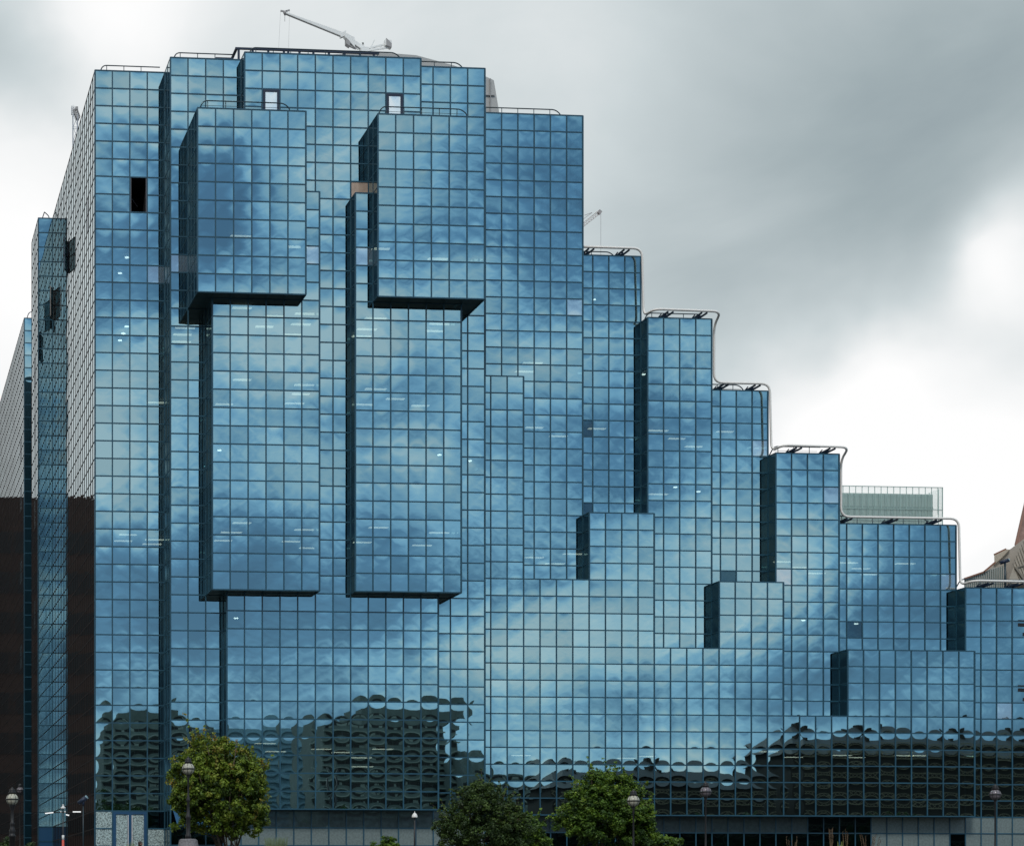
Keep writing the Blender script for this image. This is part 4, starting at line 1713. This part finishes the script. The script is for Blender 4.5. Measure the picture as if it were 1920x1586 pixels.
block('street_block', 'plain blue grey block mirrored left of the middle of the lower bay', mirrored_x(385, LB), mirrored_x(640, LB), YB + 2 - LB, mirrored_z(1363, LB), bluegr, mat('blue_grey_band', (.26, .41, .50), .6), mat('blue_grey_window', (.25, .39, .48), .3), storey=2.6, group='buildings across the street')
LC = 150.
block('street_block', 'low olive terrace mirrored between the lower bay and the podium', mirrored_x(838, LC, 8), mirrored_x(1012, LC, 8), YB + 8 - LC, mirrored_z(1452, LC, 8), olive, olive2, wdark, group='buildings across the street',
      steps=[(mirrored_x(838, LC, 8), mirrored_x(900, LC, 8), 2.5)])
brown = mat('dark_timber', (.028, .024, .021), .8, noise=.3)
pale = mat('pale_balustrade', (.22, .185, .13), .8)


def timber(name, label, x0, x1, Yf, z1, ridge):
    o = empty(name, ((x0 + x1) / 2, Yf - 6, 0))
    tag(o, label, 'building', 'buildings across the street')
    m_ = MB()
    m_.box((x0, Yf - 12, 0), (x1, Yf, z1))
    m_.build('wall', brown, o)
    m_ = MB()
    m_.poly([(x0 - .6, Yf + .8, z1), (x1 + .6, Yf + .8, z1), (x1 - 2, Yf - 6, z1 + ridge), (x0 + 2, Yf - 6, z1 + ridge)])
    m_.poly([(x1 + .6, Yf - 12.8, z1), (x0 - .6, Yf - 12.8, z1), (x0 + 2, Yf - 6, z1 + ridge), (x1 - 2, Yf - 6, z1 + ridge)])
    m_.poly([(x0 - .6, Yf - 12.8, z1), (x0 - .6, Yf + .8, z1), (x0 + 2, Yf - 6, z1 + ridge)])
    m_.poly([(x1 + .6, Yf + .8, z1), (x1 + .6, Yf - 12.8, z1), (x1 - 2, Yf - 6, z1 + ridge)])
    rf = m_.build('roof', mat('dark_slate', (.035, .037, .042), .7, noise=.2), o)
    rs = np.random.default_rng(int(abs(x0) * 7))
    m_ = MB()
    x = x0 + 3
    while x < x1 - 4:
        w = rs.uniform(.6, 1.6)
        m_.box((x, Yf - 7.5, z1), (x + w, Yf - 4.5, z1 + ridge + rs.uniform(.2, .9)))
        x += w + rs.uniform(5, 13)
    m_.build('chimney', brown, rf)
    m_ = MB()
    z = 4.4
    while z < z1 - .5:
        m_.bar((x0, Yf + 1.2, z + 1.1), (x1, Yf + 1.2, z + 1.1), .16)
        m_.bar((x0, Yf + 1.2, z), (x1, Yf + 1.2, z), .2)
        x = x0
        while x < x1 - 1.5:
            m_.bar((x, Yf + 1.2, z), (x + 1.6, Yf + 1.2, z + 1.1), .11)
            m_.bar((x, Yf + 1.26, z + 1.1), (x + 1.6, Yf + 1.26, z), .11)
            x += 1.6
        z += 3.1
    m_.build('balustrade', pale, o)
    return o


LD = 120.
timber('timber_inn', 'dark timber building with pale crossed balustrades, mirrored under the first stubs', mirrored_x(1042, LD, 8), mirrored_x(1455, LD, 8), YB + 8 - LD, mirrored_z(1462, LD, 8), mirrored_z(1425, LD, 8) - mirrored_z(1462, LD, 8))
timber('timber_inn', 'tall dark timber warehouse with crossed balustrades, mirrored at the right end', mirrored_x(1505, LD, 8), mirrored_x(2100, LD, 8), YB + 8 - LD - 2, mirrored_z(1392, LD, 8), mirrored_z(1352, LD, 8) - mirrored_z(1392, LD, 8))

# brick building closing the side street; its reflection fills the foot of the left side wall
YR = 236.
zr = EYE + (CY - 930) / F * YR
o = empty('brick_building', (-40, YR + 8, ground_z(0, 200)))
tag(o, 'dark brown brick building closing the side street, mirrored low in the left side wall', 'building')
m_ = MB()
m_.box((-90, YR, 3), (-2.2, YR + 16, zr))
bw = m_.build('wall', mat('dark_brown_brick', (.036, .019, .015), .85, noise=.3, nscale=.5), o)
for x in range(-88, -4, 5):
    m_.v = m_.v
m_ = MB()
for k in range(9):
    z = zr - 4.2 - k * 4.9
    if z < 5:
        break
    x = -88.
    while x < -4:
        m_.box((x, YR - .06, z - 2.6), (x + 4.2, YR - .002, z))
        x += 4.6
m_.build('window', mat('brick_block_window', (.004, .004, .004), .3), o)
m_ = MB()
x = -88.
while x < -4:
    w = random.uniform(2, 5)
    m_.box((x, YR + 1, zr), (x + w, YR + 4, zr + random.uniform(.15, .5)))
    x += w + random.uniform(.5, 4)
m_.build('parapet', mat('brick_parapet', (.07, .04, .033), .85), o)

# street trees behind the camera, mirrored as the dark band at the foot of the glass
for i, (px, L_, py) in enumerate(((200, 95, 1462), (270, 100, 1458), (470, 98, 1505), (620, 96, 1506), (760, 100, 1508), (900, 96, 1500), (1040, 95, 1510), (1250, 92, 1512), (1480, 90, 1508), (1700, 92, 1505))):
    x = mirrored_x(px, L_, 4)
    Y = YB + 4 - L_
    zt = mirrored_z(py, L_, 4)
    o = empty('street_tree', (x, Y, 0))
    tag(o, 'dark street tree across the road, %s from the left' % ('first', 'second', 'third', 'fourth', 'fifth', 'sixth', 'seventh', 'eighth', 'ninth', 'tenth')[i], 'tree', 'street trees across the road')
    rs = np.random.default_rng(40 + i)
    cs = [np.array([x, Y, zt * .55]) + rs.normal(size=3) * np.array([2.6, 1.6, zt * .15]) for _ in range(60)]
    cs = [c for c in cs if c[2] < zt - .5]
    v, h = leaves(cs, 46, [.9] * len(cs), .4, [.3] * len(cs))
    leaf_mesh('crown', v, h, lm_b, o)
    m_ = MB()
    m_.tube([(x, Y, 0), (x, Y, zt * .6)], .16, 8, r1=.06)
    m_.build('trunk', bark, o)
